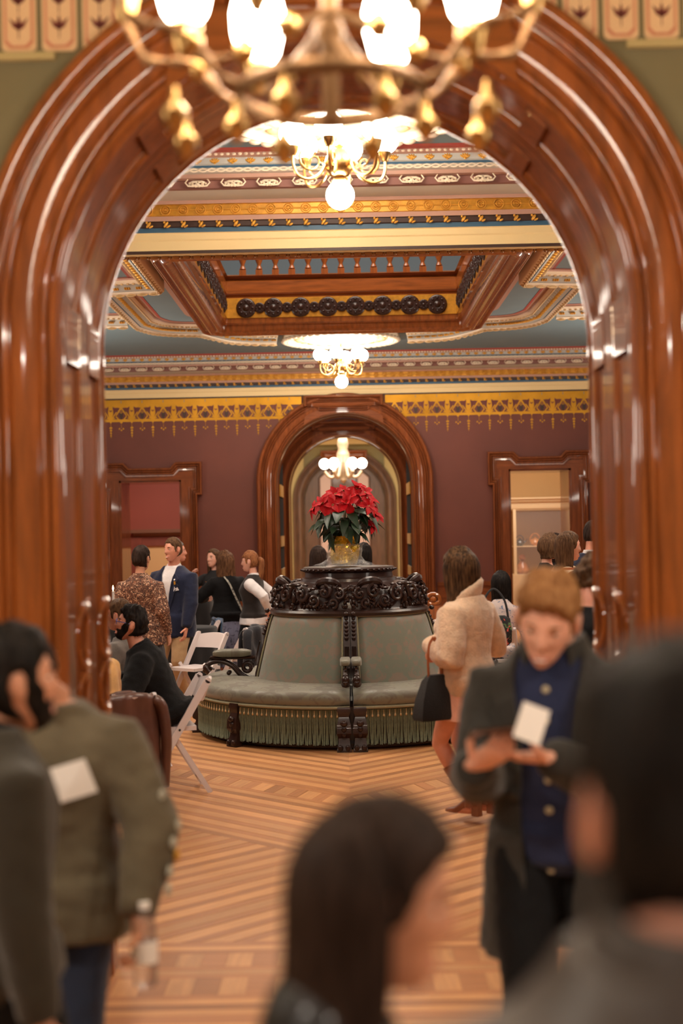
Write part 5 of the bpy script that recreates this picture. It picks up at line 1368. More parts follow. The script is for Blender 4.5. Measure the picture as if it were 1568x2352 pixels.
F = dict(olive=cloth('olive_sweatshirt', (92, 82, 64)), olived=cloth('dark_olive_knit', (48, 42, 32)), charcoal=cloth('charcoal_wool', (50, 48, 45)), navy=cloth('navy_shirt', (36, 42, 70)), black=cloth('black_knit', (19, 18, 19), sheen=.05), blackt=cloth('black_trousers', (18, 18, 20), sheen=.05),
         denim=cloth('blue_denim', (40, 48, 68)), fur=mat('beige_fur', lin((228, 192, 158)), .95, bump=.5, bscale=80, var=.10, vscale=26, sheen=.5), rib=cloth('pink_rib_knit', (236, 176, 150)), boot=mat('brown_leather', lin((140, 84, 58)), .35, coat=.3, bump=.3, bscale=40, var=.2, vscale=9),
         brownjk=mat('brown_leather_jacket', lin((92, 58, 46)), .38, coat=.15, bump=.4, bscale=16, var=.15), leatherb=mat('black_leather', (.012, .010, .010), .36, coat=.2, bump=.3, bscale=30), dkleather=mat('dark_brown_leather', lin((58, 48, 42)), .5, bump=.3, bscale=30),
         blazer=cloth('navy_blazer', (32, 37, 60)), khaki=cloth('khaki_chino', (190, 158, 118)), white=cloth('white_shirt', (226, 220, 220)), grey=cloth('grey_suit', (112, 104, 98)), tan=cloth('tan_knit', (206, 158, 98)), slate=cloth('slate_skirt', (64, 64, 70)),
         floral=spotted('brown_floral_print', (104, 66, 48), [((60, 36, 28), 38, .50), ((214, 172, 140), 50, .56), ((166, 104, 74), 64, .60)]), tee=spotted('black_floral_tee', (20, 18, 20), [((190, 120, 70), 22, .70), ((120, 130, 100), 26, .72)]),
         fskirt=spotted('blue_grey_floral_skirt', (112, 112, 134), [((44, 44, 58), 9, .56), ((70, 72, 92), 14, .60)]), fdress=spotted('dark_floral_dress', (24, 22, 24), [((214, 84, 70), 15, .57), ((86, 112, 70), 18, .60), ((226, 140, 110), 24, .66)]), pale=spotted('pale_blue_floral', (196, 180, 176), [((110, 124, 150), 26, .58)]),
         plaid=plaid('cream_plaid_fleece', (232, 206, 176), (168, 88, 46)), vest=cloth('dark_brown_vest', (44, 38, 36)), puffer=cloth('black_puffer', (34, 34, 40), sheen=.3), teal=cloth('blue_jacket', (58, 78, 104)), canvas=cloth('black_canvas_bag', (34, 32, 32)), strap=mat('tan_strap', lin((170, 96, 56)), .5),
         webbing=spotted('woven_strap', (176, 170, 156), [((60, 58, 54), 60, .5)]), oldbag=spotted('patterned_bag', (120, 108, 84), [((70, 60, 48), 30, .5)]), shirtcream=cloth('cream_shirt', (222, 214, 200)))
M['btn'] = mat('pale_button', lin((196, 182, 150)), .35); M['specs'] = mat('blue_spectacle_frame', lin((60, 76, 150)), .3); M['lens'] = mat('spectacle_lens', (.9, .93, 1), .05, alpha=.25); M['screen'] = mat('phone_body', (.01, .01, .012), .15, coat=.5)
M['shoe'] = mat('black_shoe', (.01, .009, .009), .35, coat=.2)
def box_thing(name, c, d, m, label, cat, rot=None, bev=.004, group=None):
    o = MB().box((0, 0, 0), d).build(name, m, smooth=False); o.location = c
    if rot is not None: o.rotation_euler = rot
    if bev: b_ = o.modifiers.new('bevel', 'BEVEL'); b_.width = bev; b_.segments = 2
    return tag(o, label, cat, group)

# ------------------------------------------------------------------ people close to the camera
p = Person((-.83, 3.27, 0), R(-56), 1.63, 'bearded dark-haired man in dark olive sweater, turned away beside the olive sweatshirt', hair='black', skin='warm', beard=.004, head=(-6, -2, 0), headoff=(.0, .045, -.055), arms={-1: {'w': (-.24, -.02, .70)}, 1: {'w': (.27, .02, .70)}}, build=1.08)
p.top('sweater', F['olived'], .022, .06, hem=.01); p.collar(F['black'], .066, .05, .012, open_=.02); p.trousers('trousers', F['blackt'], .02); p.shoes(M['shoe']); p.hair(.015, vol=.6, line=.066, nape=-.085)
p.patch(M['paper'], [(-.10, .17), (-.03, .17), (-.03, .26), (-.10, .26)], .030, 'name_badge', .003)
M['embr'] = mat('embroidery_thread', lin((168, 164, 148)), .8)
p2 = Person((-.83, 3.95, 0), R(172), 1.60, 'person in olive sweatshirt with white name badge, jeans and embroidered sleeve', skin='tan', hair='dark', head=(26, 24, 10), headoff=(.05, .04, -.03), build=1.12, arms={-1: {'w': (-.29, .16, .80), 'pole': (-.9, -.6, 0)}, 1: {'w': (.29, .10, .82), 'pole': (.9, -.5, 0)}}, curl=.9,
            hands={-1: {'d': (-.1, .25, -1), 'n': (.8, .4, .1), 'curl': 1.0}})
sw = p2.top('sweatshirt', F['olive'], .034, .16, wr=.012, cuff=.022, hem=.02, bulge=1.05); p2.trousers('jeans', F['denim'], .018); p2.shoes(M['shoe']); p2.hair(.014)
p2.patch(M['paper'], [(-.190, .285), (-.095, .26), (-.065, .36), (-.16, .385)], .046, 'name_badge', .003)
for i in range(9):   # embroidered flowers down the outer sleeve
    f = .12+.09*i; a, b = (p2.sh[-1], p2.el[-1]) if f < .5 else (p2.el[-1], p2.wr[-1]); q = a.lerp(b, (f % .5)*2)
    MB().ball(q+Vector((-.082+.008*(i % 2), .02+.018*(i % 3-1), 0)), (.008, .020, .018), 7, 5).build('embroidered_flower', M['embr'] if i % 3 else M['goldr'], sw)
bo = thing('water_bottle', (-.54, 3.71, .625), 'clear plastic water bottle in the hand of the olive sweatshirt wearer', 'bottle')
M['plastic'] = mat('clear_plastic', (.95, .97, 1), .06, trans=.9, alpha=.55, bump=.3, bscale=40)
MB().lathe([(0, 0), (.028, 0), (.032, .012), (.031, .03), (.033, .05), (.031, .075), (.033, .10), (.031, .12), (.031, .15), (.024, .175), (.013, .195), (.013, .205)], 20).build('bottle_body', M['plastic'], bo)
MB().lathe([(.0315, .06), (.0338, .062), (.0338, .115), (.0315, .117)], 20).build('bottle_label', M['paper'], bo); MB().lathe([(.0148, .198), (.0148, .215), (0, .215)], 14).build('bottle_cap', M['paper'], bo)
p = Person((-.085, 1.78, 0), R(-72), 1.45, 'dark long-haired woman in black leather jacket, in profile before the arch', 'f', skin='warm', hair='dark', lean=10, head=(-14, 14, -3), voxel=.010)
p.top('jacket', F['leatherb'], .020, .06, wr=.007, cuff=.008); p.trousers('trousers', F['blackt']); p.shoes(M['shoe'])
p.collar(F['leatherb'], .070, .045, .02, open_=.5)
p.hair(.018, length=.50, line=.068, al=1.75, w1=.105, d1=.13, vol=.25, th=.05, sweep_y=-.06, rough=.12)
p = Person((.285, 1.17, 0), R(6), 1.74, 'dark-haired man in dark brown jacket seen from behind, ear toward the phone man', skin='red', hair='black', head=(-2, 2, 0), headoff=(0, 0, -.06), build=1.12, voxel=.010)
p.top('jacket', F['dkleather'], .03, .10, wr=.008, cuff=.01); p.collar(F['dkleather'], .072, .055, .022, open_=.3); p.trousers('trousers', F['blackt']); p.shoes(M['shoe']); p.hair(.018, vol=.9, line=.066, nape=-.095, side=.8)

# man with the phone
p = Person((.60, 4.12, 0), R(177), 1.745, 'smiling ginger man in charcoal coat looking down at his phone', skin='fair', hair='ginger', lean=3, twist=-16, head=(4, 27, -8), headoff=(.02, .05, -.062), smile=True, voxel=.012, build=.92,
           arms={1: {'w': (.25, .30, 1.155), 'pole': (.12, -.8, -1.2)}, -1: {'w': (.04, .30, 1.175), 'pole': (-.6, -.5, -1.1)}},
           hands={1: {'d': (-.55, .60, .45), 'n': (-.45, -.15, .8), 'curl': .75}, -1: {'d': (1, .30, .10), 'n': (.05, -.15, 1), 'curl': .45}})
sh = p.top('shirt', F['navy'], .026, .08, wr=.003, sleeves=False)
p.collar(F['navy'], .064, .035, .010, open_=.35, parent=sh)
for i in range(7): MB().lathe([(0, .004), (.007, .005), (.010, .003), (.011, 0)], 12).xf(p.U @ Matrix.Translation((.0, p.fy(0, .42-.085*i, .028), .42-.085*i)) @ Matrix.Rotation(-PI/2, 4, 'X')).build('button', M['btn'], sh)
coat = p.top('coat', F['charcoal'], .038, .36, wr=.008, cut=vcut(.055, .095, -.8, .5, .20), thick=.006, hem=.035, cuff=.012)
p.collar(F['charcoal'], .074, .05, .022, open_=.62, parent=coat)
for s in (-1, 1):
    p.patch(F['charcoal'], [(s*.075, .13), (s*.13, .30), (s*.175, .345), (s*.145, .375), (s*.165, .415), (s*.10, .47), (s*.085, .40), (s*.068, .26)], .048, 'lapel', .006, parent=coat)
    p.patch(F['charcoal'], [(s*.09, -.08), (s*.19, -.06), (s*.19, -.02), (s*.09, -.04)], .054, 'pocket_flap', .006, parent=coat)
for i in range(3): MB().lathe([(0, .004), (.009, .005), (.013, .003), (.014, 0)], 12).xf(p.U @ Matrix.Translation((.10, p.fy(.10, .12-.12*i, .050), .12-.12*i)) @ Matrix.Rotation(-PI/2, 4, 'X')).build('coat_button', M['shoe'], coat)
p.trousers('trousers', F['blackt'], .02); p.shoes(M['shoe']); p.hair(.015, vol=1.0, line=.064, nape=-.07, side=.45, rough=.5)
stub = MB()
ph = box_thing('smartphone', (.395, 3.735, 1.262), (.155, .080, .009), M['screen'], 'black smartphone held in the hands of the ginger man', 'phone', (R(-24), R(-4), R(6)), .003)
MB().box((0, 0, .0052), (.145, .072, .0006)).build('screen', M['lens2'] if 'lens2' in M else M['screen'], ph, smooth=False)
MB().ball((.055, -.022, -.006), (.012, .012, .004), 10, 6).build('camera_lens', M['brass'], ph)
box_thing('folded_paper', (.475, 3.70, 1.285), (.074, .004, .095), M['paper'], 'white folded paper held upright behind the phone by the ginger man', 'paper', (R(-12), R(22), R(4)), 0)

# ------------------------------------------------------------------ hall guests on the window side and settee
p = Person((.725, 8.65, 0), R(48), 1.66, 'woman in beige fur jacket, pink ribbed skirt and brown boots standing by the settee', 'f', skin='red', hair='high', head=(8, 10, 0), arms={1: {'w': (.22, .22, 1.12), 'pole': (.6, -1, -.6)}, -1: {'w': (-.15, .16, 1.09), 'pole': (-.5, -1, -.8)}}, hands={-1: {'d': (.1, .35, -1), 'n': (.6, -.5, .2), 'curl': 1.1}}, feet={1: (.13, .0, .05), -1: (.0, .02, .05), 'd1': 6, 'd-1': 2}, voxel=.013)
jk = p.top('fur_jacket', F['fur'], .046, .03, wr=.006, cuff=.03, hem=.0, wscale=11, bulge=1.05)
rings = []; n = 36
for k in range(n):   # upturned fur collar
    a = 2*PI*k/n; u = Vector((math.sin(a), math.cos(a), 0)); top = .085+.02*math.cos(a+.6)
    c = Vector((0, -.006, .47)); pr = [(.085, -.035), (.098, .0), (.105, .045), (.108, top), (.094, top+.022), (.076, top+.010), (.070, .04), (.066, -.03)]
    rings.append([p.U @ (c+u*(r*1.06+.006*noise.noise((a*3, z*30, 1)))+Vector((0, 0, z-.085*math.cos(a+.7)+.006*noise.noise((a*4, z*20, 7))))) for r, z in pr])
mb = MB(); mb.loft(rings+[rings[0]], True, False); mb.build('fur_collar', F['fur'], jk, smooth=True)
p.skirt('skirt', F['rib'], .05, -.255, .05, .015, .0035, 44); p.hair(.022, length=.25, line=.066, al=2.3, w1=.112, d1=.088, vol=.3, th=.05, wave=.02)
p.shoes(F['boot'], 'boot', boot=.62, heel=.05)
bag = thing('handbag', (.525, 8.50, .655), 'black bucket handbag with tan strap hanging from the arm of the fur-jacket woman', 'bag', rz=R(35))
MB().loft([[(x*w, y*d, z) for x, y in ((-1, -.7), (-.7, -1), (.7, -1), (1, -.7), (1, .7), (.7, 1), (-.7, 1), (-1, .7))] for w, d, z in ((.135, .065, 0), (.142, .07, .02), (.125, .06, .12), (.085, .04, .23), (.05, .022, .265))], True, True).build('bag_body', F['canvas'], bag, smooth=30)
for s in (-1, 1): MB().tube(bez([(s*.05, 0, .25), (s*.05, .005, .34), (s*.035, .01, .44), (0, .012, .485)], 5), [(.013, .004)]*16, 8).build('strap', F['strap'], bag)
MB().lathe([(.010, 0), (.014, .003), (.010, .006), (.006, .003), (.010, 0)], 12).xf(Matrix.Translation((.05, 0, .30)) @ Matrix.Rotation(PI/2, 4, 'X')).build('buckle', M['brass'], bag)

p = Person((1.075, 6.68, 0), R(-50), 1.69, 'bent-headed man with curly brown hair and black shirt just inside the arch', skin='red', hair=hairmat('curly_brown', (.05, .026, .013), (.17, .09, .045)), lean=16, head=(6, 34, 0), headoff=(-.05, 0, .0))
p.top('shirt', F['black'], .018, .08); p.trousers('trousers', F['blackt']); p.shoes(M['shoe']); p.hair(.020, vol=.7, line=.066, rough=.8, nape=-.07)
MB().tube(bez([tuple(p.U @ Vector(q)) for q in ((-.085, -.07, .49), (-.105, .03, .47), (-.07, .12, .36), (-.01, .15, .20))], 5), [(.010, .003)]*16, 6).build('lanyard', F['canvas'], p.root)
p = Person((1.86, 12.0, 0), R(-62), 1.74, 'smiling long-haired woman in cream plaid fleece', 'f', hair='brown', skin='fair', smile=True, head=(-12, 4, 0))
p.top('plaid_fleece', F['plaid'], .035, .06, cuff=.012); p.collar(F['black'], .068, .03, .014, open_=.4); p.trousers('trousers', F['blackt']); p.shoes(M['shoe']); p.hair(.012, length=.36, al=1.7, w1=.075, d1=.09, sweep_x=.02)
p = Person((2.05, 14.4, 0), R(-72), 1.70, 'woman with short brown bob and black cardigan before the display case', 'f', hair='brown', smile=True, head=(-6, 4, 0))
p.top('cardigan', F['black'], .02, .08, cut=vcut(.0, .09, .15, .53, .3), thick=.004); p.trousers('trousers', F['blackt']); p.shoes(M['shoe']); p.hair(.020, length=.11, fringe=.03, al=2.0, w1=.090, d1=.09, vol=.2, th=.045)
p = Person((2.20, 14.9, 0), R(-30), 1.70, 'dark long-haired woman half hidden behind the plaid fleece wearer', 'f', hair='dark', head=(0, 2, 0)); p.top('top', F['black'], .02, .08); p.trousers('trousers', F['blackt']); p.shoes(M['shoe']); p.hair(.016, length=.35)
p = Person((2.33, 13.4, 0), R(-40), 1.83, 'dark-haired man in navy suit standing at the edge of the arch jamb', hair='dark', skin='red', head=(-4, 4, 0)); p.top('suit_jacket', F['blazer'], .03, .16, hem=.01); p.collar(F['white'], .064, .05, .01); p.trousers('trousers', F['blazer']); p.shoes(M['shoe']); p.hair(.011, vol=.6)
p = Person((1.56, 14.4, 0), R(-15), 1.66, 'seated dark-haired woman in pale floral blouse and dark floral skirt', 'f', hair='black', skin='warm', sit=True, lean=6, arms={1: {'w': (.2, .30, .66)}, -1: {'w': (-.18, .32, .66)}}); p.top('blouse', F['pale'], .02, .04); p.trousers('skirt_trousers', F['fdress'], .03); p.shoes(M['shoe']); p.hair(.018, length=.22)
bp = thing('shoulder_bag', (1.46, 13.98, .62), 'black floral shoulder bag on the back of the white chair', 'bag')
mb = MB(); mb.loft([[(.16*w*math.cos(q), .045*w*math.sin(q)-.0, z) for q in (2*PI*k/16 for k in range(16))] for w, z in ((.75, 0), (1, .04), (1.03, .16), (.92, .27), (.6, .30))], True, True); mb.build('bag_body', F['fdress'], bp)
MB().tube(bez([(-.13, 0, .27), (-.10, .05, .45), (.0, .09, .56), (.10, .05, .45), (.13, 0, .27)], 6), [(.012, .004)]*25, 6).build('strap', F['canvas'], bp)
# two women beyond the settee
p = Person((-.30, 16.2, 0), R(20), 1.60, 'dark long-haired woman standing behind the settee, seen past the plant wrap', 'f', hair='dark'); p.top('top', F['black'], .02, .08); p.trousers('trousers', F['blackt']); p.shoes(M['shoe']); p.hair(.018, length=.36, w1=.13, al=2.3, sweep_x=-.05)
p = Person((.22, 16.9, 0), R(-10), 1.62, 'dark-haired person standing behind the poinsettia pot', 'f', hair='black'); p.top('top', F['black'], .02, .08); p.trousers('trousers', F['blackt']); p.shoes(M['shoe']); p.hair(.018, length=.20)

# ------------------------------------------------------------------ guests near the brick-red room
p = Person((-2.03, 14.1, 0), R(-8), 1.66, 'short-haired woman in brown floral print jacket, back turned', 'f', hair='dark', skin='warm', head=(-14, 0, 0), build=1.12, arms={1: {'w': (.26, .03, .80), 'pole': (.3, -1, 0)}, -1: {'w': (-.26, .06, .80), 'pole': (-.3, -1, 0)}}); p.top('print_jacket', F['floral'], .03, .20, hem=.03, cuff=.008); p.collar(F['floral'], .064, .04, .014, open_=.4); p.skirt('skirt', F['slate'], -.05, -.62, .05, .05, .006, 26); p.shoes(M['shoe']); p.hair(.013, vol=.6, nape=-.085)
p = Person((-1.80, 14.9, 0), R(158), 1.735, 'smiling man in navy blazer, open white shirt and khaki chinos', hair='brown', skin='red', smile=True, head=(-22, 3, 0), headoff=(-.03, 0, .01), build=1.08, arms={-1: {'w': (-.22, .14, .82), 'pole': (-1, -.5, 0)}, 1: {'w': (.24, .16, .86), 'pole': (1, -.6, 0)}})
sh = p.top('shirt', F['white'], .012, .06, sleeves=False, wr=.003); p.collar(F['white'], .064, .045, .010, open_=.55, parent=sh)
bz = p.top('blazer', F['blazer'], .030, .22, cut=vcut(.008, .075, .02, .50, .25), thick=.005, hem=.012, cuff=.004)
for s in (-1, 1): p.patch(F['blazer'], [(s*.02, .06), (s*.09, .25), (s*.135, .33), (s*.115, .36), (s*.135, .40), (s*.085, .46), (s*.075, .40), (s*.055, .25)], .036, 'lapel', .005, parent=bz)
p.patch(F['white'], [(-.085, .27), (-.14, .28), (-.125, .315), (-.11, .30), (-.095, .32)], .036, 'pocket_square', .004, parent=bz); p.patch(M['gold'], [(-.095, .34), (-.112, .34), (-.112, .375), (-.095, .375)], .044, 'gold_pin', .004, parent=bz); p.patch(M['paper'], [(-.092, .385), (-.105, .385), (-.105, .40), (-.092, .40)], .044, 'white_pin', .004, parent=bz)
p.trousers('chinos', F['khaki'], .022); p.shoes(M['shoe']); p.hair(.008, vol=.5, line=.066, side=.6)
wr = p.wr[-1].lerp(p.el[-1], .06)
MB().lathe([(.030, -.012), (.034, -.010), (.034, .010), (.030, .012)], 16, tuple(wr)).build('watch', M['shoe'], p.root)
p = Person((-2.0, 16.8, 0), R(-75), 1.69, 'grey-haired man in profile behind the navy blazer man', hair='grey', skin='red', head=(-8, 0, 0)); p.top('jacket', F['grey'], .03, .16); p.collar(F['white'], .064, .045, .01); p.trousers('trousers', F['grey']); p.shoes(M['shoe']); p.hair(.010, vol=.4, line=.07)
p = Person((-1.66, 18.1, 0), R(158), 1.57, 'dark-haired woman in black floral tee facing the camera', 'f', hair='brown', skin='fair', head=(-14, -2, 0), arms={1: {'w': (.20, .24, 1.25), 'pole': (1, -.2, -1)}}); p.top('tee', F['tee'], .018, .06, frac=.3); p.trousers('trousers', F['denim']); p.shoes(M['shoe']); p.hair(.012, length=.34, al=1.9)
p = Person((-1.41, 16.9, 0), R(18), 1.55, 'curly-haired woman in black sweater and blue-grey floral skirt with strap bag', 'f', hair=hairmat('curly_chestnut', (.05, .022, .011), (.20, .095, .045)), head=(12, 0, 0), build=1.1, arms={1: {'w': (.2, .22, 1.0), 'pole': (1, -.7, -.3)}, -1: {'w': (-.2, .25, 1.0), 'pole': (-1, -.7, -.3)}}); p.top('sweater', F['black'], .036, .02, wr=.008); p.skirt('skirt', F['fskirt'], .0, -.70, .05, .05, .005, 20); p.shoes(M['shoe']); p.hair(.022, length=.34, al=2.2, wave=.05, w1=.125, d1=.11, rough=.5)
sp = [tuple(p.U @ Vector(q)) for q in ((-.06, -.11, .50), (.0, -.165, .40), (.08, -.17, .22), (.17, -.14, .04), (.21, -.10, -.10))]
hb = thing('crossbody_bag', tuple(p.root.matrix_basis @ Vector((.235, -.11, .62))), 'small patterned crossbody bag on a woven strap, worn by the curly-haired woman', 'bag', rz=R(18))
MB().box((0, 0, .10), (.13, .05, .19)).build('bag_body', F['oldbag'], hb, smooth=False); MB().box((0, -.027, .13), (.12, .01, .11)).build('bag_flap', F['webbing'], hb, smooth=False)
q0 = hb.matrix_basis.inverted()
MB().tube(bez([tuple(q0 @ (p.root.matrix_basis @ Vector(q))) for q in sp]+[(0, 0, .19)], 5), [(.022, .004)]*26, 8).build('woven_strap', F['webbing'], hb)
p = Person((-1.07, 16.4, 0), R(72), 1.56, 'auburn ponytailed woman in dark vest and white shirt, hands behind her', 'f', hair='auburn', skin='fair', smile=True, head=(6, 4, 0), arms={1: {'w': (.06, -.20, .86), 'pole': (1, -1, .1)}, -1: {'w': (-.05, -.21, .88), 'pole': (-1, -1, .1)}}); wsh = p.top('shirt', F['white'], .022, .12, wr=.006, hem=.02); p.top('vest', F['vest'], .032, .03, sleeves=False, wr=.004, cut=vcut(.0, .07, .2, .5, .3), thick=.004); p.collar(F['white'], .060, .035, .01, open_=.4, parent=wsh); p.trousers('trousers', F['blackt'], .02); p.shoes(M['shoe'])
p.hair(.014, fringe=.028, tail=([(0, -.10, .03), (0, -.135, .0), (.005, -.13, -.10), (.015, -.10, -.22), (.02, -.08, -.32)], .036))
# seated at the table behind the jamb
p = Person((-1.26, 9.95, 0), R(94), 1.64, 'seated bearded man with blue glasses and black jacket, leaning forward', hair=hairmat('black_curls', (.008, .006, .006), (.03, .022, .018)), skin='red', sit=True, lean=25, head=(4, -12, 0), beard=.004, build=1.14, arms={1: {'w': (.22, .40, .77), 'pole': (.7, -1, -.4)}, -1: {'w': (-.20, .42, .77), 'pole': (-.7, -1, -.4)}}, headoff=(0, 0, 0))
p.top('black_jacket', F['black'], .034, .06, wr=.010, cuff=.006); p.collar(F['black'], .070, .045, .018, open_=.6); p.collar(F['white'], .062, .02, .008, open_=.3, name='shirt_collar'); p.trousers('trousers', F['slate'], .024); p.shoes(M['shoe']); p.hair(.016, vol=.7, rough=.8, line=.064)
p.patch(M['paper'], [(-.04, .17), (.04, .17), (.04, .27), (-.04, .27)], .040, 'name_badge', .003)
gl = MB()
for s in (-1, 1):
    gl.tube([p.HM @ Vector((s*.034+.024*math.cos(a), .105, .006+.018*math.sin(a))) for a in (2*PI*k/14 for k in range(15))], .0026, 6); gl.tube([p.HM @ Vector(q) for q in ((s*.058, .104, .010), (s*.080, .05, .010), (s*.084, -.01, .004))], .0026, 6)
gl.tube([p.HM @ Vector(q) for q in ((-.010, .106, .010), (0, .110, .013), (.010, .106, .010))], .0026, 6); go = gl.build('glasses', M['specs'], p.root)
p = Person((-1.60, 10.8, 0), R(70), 1.58, 'seated man in grey suit jacket behind the glasses wearer', hair='brown', skin='red', sit=True, lean=12, build=1.08, arms={1: {'w': (.2, .36, .78), 'pole': (.7, -1, -.4)}, -1: {'w': (-.2, .36, .78), 'pole': (-.7, -1, -.4)}}); p.top('suit_jacket', F['grey'], .03, .06); p.collar(F['white'], .064, .05, .01); p.trousers('trousers', F['grey']); p.shoes(M['shoe']); p.hair(.012, vol=.5)
p = Person((-1.55, 9.12, 0), R(60), 1.62, 'seated woman in tan knit with dark ponytail, at the jamb', 'f', hair='dark', skin='warm', sit=True, lean=16, build=1.08, arms={1: {'w': (.2, .40, .78), 'pole': (.7, -1, -.4)}, -1: {'w': (-.2, .40, .78), 'pole': (-.7, -1, -.4)}}); p.top('knit_top', F['tan'], .026, .05); p.trousers('trousers', F['blackt']); p.shoes(M['shoe']); p.hair(.014, tail=([(0, -.10, .02), (0, -.14, -.02), (.0, -.14, -.10), (.0, -.12, -.20), (.0, -.10, -.27)], .034))
# ------------------------------------------------------------------ folding chairs
def bar(mb, a, b, w, t, up=(1, 0, 0)):
    a, b = Vector(a), Vector(b); d = (b-a).normalized(); u = Vector(up); u = (u-d*u.dot(d)).normalized(); v = d.cross(u)
    mb.loft([[p+u*x*w/2+v*y*t/2 for x, y in ((-1, -1), (1, -1), (1, 1), (-1, 1))] for p in (a, b)], True, True)
    return mb
def folding_chair(loc, rz, label):
    t = thing('folding_chair', loc, label, 'chair', 'white folding chairs', rz)
    for s in (-1, 1):
        bar(MB(), (s*.20, .235, 0), (s*.20, -.235, .775), .024, .050).tube([(s*.188, -.238, .775), (s*.212, -.238, .775)], .020, 10).build('front_leg', M['white'], t, smooth=40)
        bar(MB(), (s*.172, -.245, 0), (s*.172, .06, .50), .022, .034).build('rear_leg', M['white'], t, smooth=False)
        MB().tube([(s*.213, -.035, .445), (s*.206, -.035, .445)], .009, 8).build('bolt', M['shoe'], t)
    MB().loft([[(x*w, y, z) for x, z in ((-1, .435), (1, .435), (1, .465), (-1, .465))] for w, y in ((.180, -.155), (.184, .0), (.184, .19), (.178, .205))], True, True).build('seat', M['white'], t, smooth=False)
    rings = []
    for k in range(11):
        x = -.19+.038*k; b = -.035*math.cos(x/.19*PI/2); y0 = -.20+b; zt = .765+.018*math.cos(x/.19*PI/2)
        rings.append([(x, y0+.018, .635), (x, y0, .635), (x, y0-.055, zt), (x, y0-.035, zt)])
    MB().loft(rings, True, True).build('backrest', M['white'], t, smooth=30)
    bar(MB(), (-.172, -.20, .075), (.172, -.20, .075), .035, .02, (0, 0, 1)).build('rear_stretcher', M['white'], t, smooth=False); bar(MB(), (-.20, .19, .075), (.20, .19, .075), .045, .02, (0, 0, 1)).build('front_stretcher', M['white'], t, smooth=False)
    return t
c0 = folding_chair((-1.24, 9.95, 0), R(104), 'white folding chair under the man with blue glasses')
def chair(loc, rz, label): return copy_tree(c0, None, loc, R(rz), label)
chair((-1.53, 9.03, 0), 40, 'white folding chair with the brown leather jacket over its back')
chair((-1.50, 14.15, 0), 140, 'empty white folding chair beside the settee, khaki chinos behind it')
chair((-1.15, 15.1, 0), 60, 'white folding chair carrying the black puffer jacket')
chair((.78, 12.15, 0), -35, 'white folding chair between settee and fur-jacket woman') if False else None
chair((1.53, 14.35, 0), -15, 'white folding chair with a floral bag, behind the fur-jacket woman')
chair((1.02, 15.8, 0), 30, 'white folding chair half hidden between the settee and the fur-jacket woman')
chair((-1.66, 10.85, 0), 70, 'white folding chair under the man in the grey suit')
def draped(name, loc, rz, m, label, cat, w=.23, h=.52, quilt=0, sleeve=True):
    """jacket hung over a chair back: folded sheet over the top rail, shoulders rounded, sleeves hanging"""
    t = thing(name, loc, label, cat, None, rz); rings = []
    for i in range(25):
        f = i/24
        if f < .60: y, z = -.295-.02*math.sin(f*9)-.06*(f/.6)*.3, .785-h*(1-f/.60)
        elif f < .72: a = (f-.6)/.12*PI; y, z = -.26-.04*math.cos(a)*1.0, .785+.022*math.sin(a)
        else: y, z = -.215+.05*((f-.72)/.28), .785-.40*(f-.72)/.28
        if quilt: y -= .012*abs(math.sin(z*quilt))*(1 if f < .6 else -1)
        wd = w*(1-.12*sm(.75, .83, z)+.05*math.sin(z*11))
        rings.append([(wd*(2*k/16-1), y+.012*math.sin(k*1.1+z*5)+.03*abs(2*k/16-1)**3, z-.035*abs(2*k/16-1)**3+.010*math.sin(k*.8)*(f < .1)) for k in range(17)])
    o = MB().loft(rings, False, False).build('jacket_body', m, t, smooth=True); sd = o.modifiers.new('thick', 'SOLIDIFY'); sd.thickness = .012
    if sleeve:
        for s in (-1, 1):
            MB().tube(bez([(s*(w-.05), -.26, .76), (s*(w+.005), -.275, .70), (s*(w+.025), -.29, .52), (s*(w+.03), -.27, .34), (s*(w+.025), -.26, .20 if s > 0 else .26)], 5), [.035, .045, .05, .052, .052, .052, .050, .05, .05, .048, .048, .047, .046, .046, .045, .044, .043, .043, .043, .042, .042], 12, flat=.72).build('sleeve', m, t, smooth=True)
    MB().tube([(x, -.215+.02*math.cos(x*12), .795) for x in (-.09, -.05, 0, .05, .09)], [.012, .022, .024, .022, .012], 8).build('jacket_collar', m, t, smooth=True)
    return t
draped('leather_jacket', (-1.53, 9.03, 0), R(40), F['brownjk'], 'brown leather jacket hung over a white chair back', 'jacket')
draped('puffer_jacket', (-1.15, 15.1, 0), R(60), F['puffer'], 'black quilted puffer jacket hung over a chair back by the settee', 'jacket', quilt=70, sleeve=True)
# ------------------------------------------------------------------ tables with black cloths
def cloth_table(loc, r, h, label, drop=None, flare=.05):
    t = thing('cloth_table', loc, label, 'table', 'tables under black cloths')
    drop = h-.01 if drop is None else drop
    prof = [(0, h), (r*.6, h), (r-.012, h), (r, h-.012)]; n = 64; rings = [[(a*math.cos(2*PI*k/n), a*math.sin(2*PI*k/n), z) for k in range(n)] for a, z in prof[1:]]
    for i in range(1, 7):
        f = i/6; rings.append([((r+flare*f*(.4+.6*math.sin(k*2*PI/n*9)))*math.cos(2*PI*k/n), (r+flare*f*(.4+.6*math.sin(k*2*PI/n*9)))*math.sin(2*PI*k/n), h-.012-(drop-.012)*f) for k in range(n)])
    mb = MB(); mb.loft(rings, True, False); mb.add(rings[0], [tuple(range(n))]); mb.build('cloth', M['black'], t, smooth=50)
    MB().lathe([(0, h-.02), (r-.02, h-.02), (r-.02, h-.04), (.03, h-.04), (.03, .03), (.2, .015), (.2, 0), (0, 0)], 24).build('table_frame', M['brassd'], t)
    return t
cloth_table((-1.98, 17.6, 0), .36, 1.06, 'tall cocktail table under black cloth behind the curly-haired woman')
cloth_table((-1.75, 15.62, 0), .33, .76, 'low round table under black cloth beside the khaki chinos')
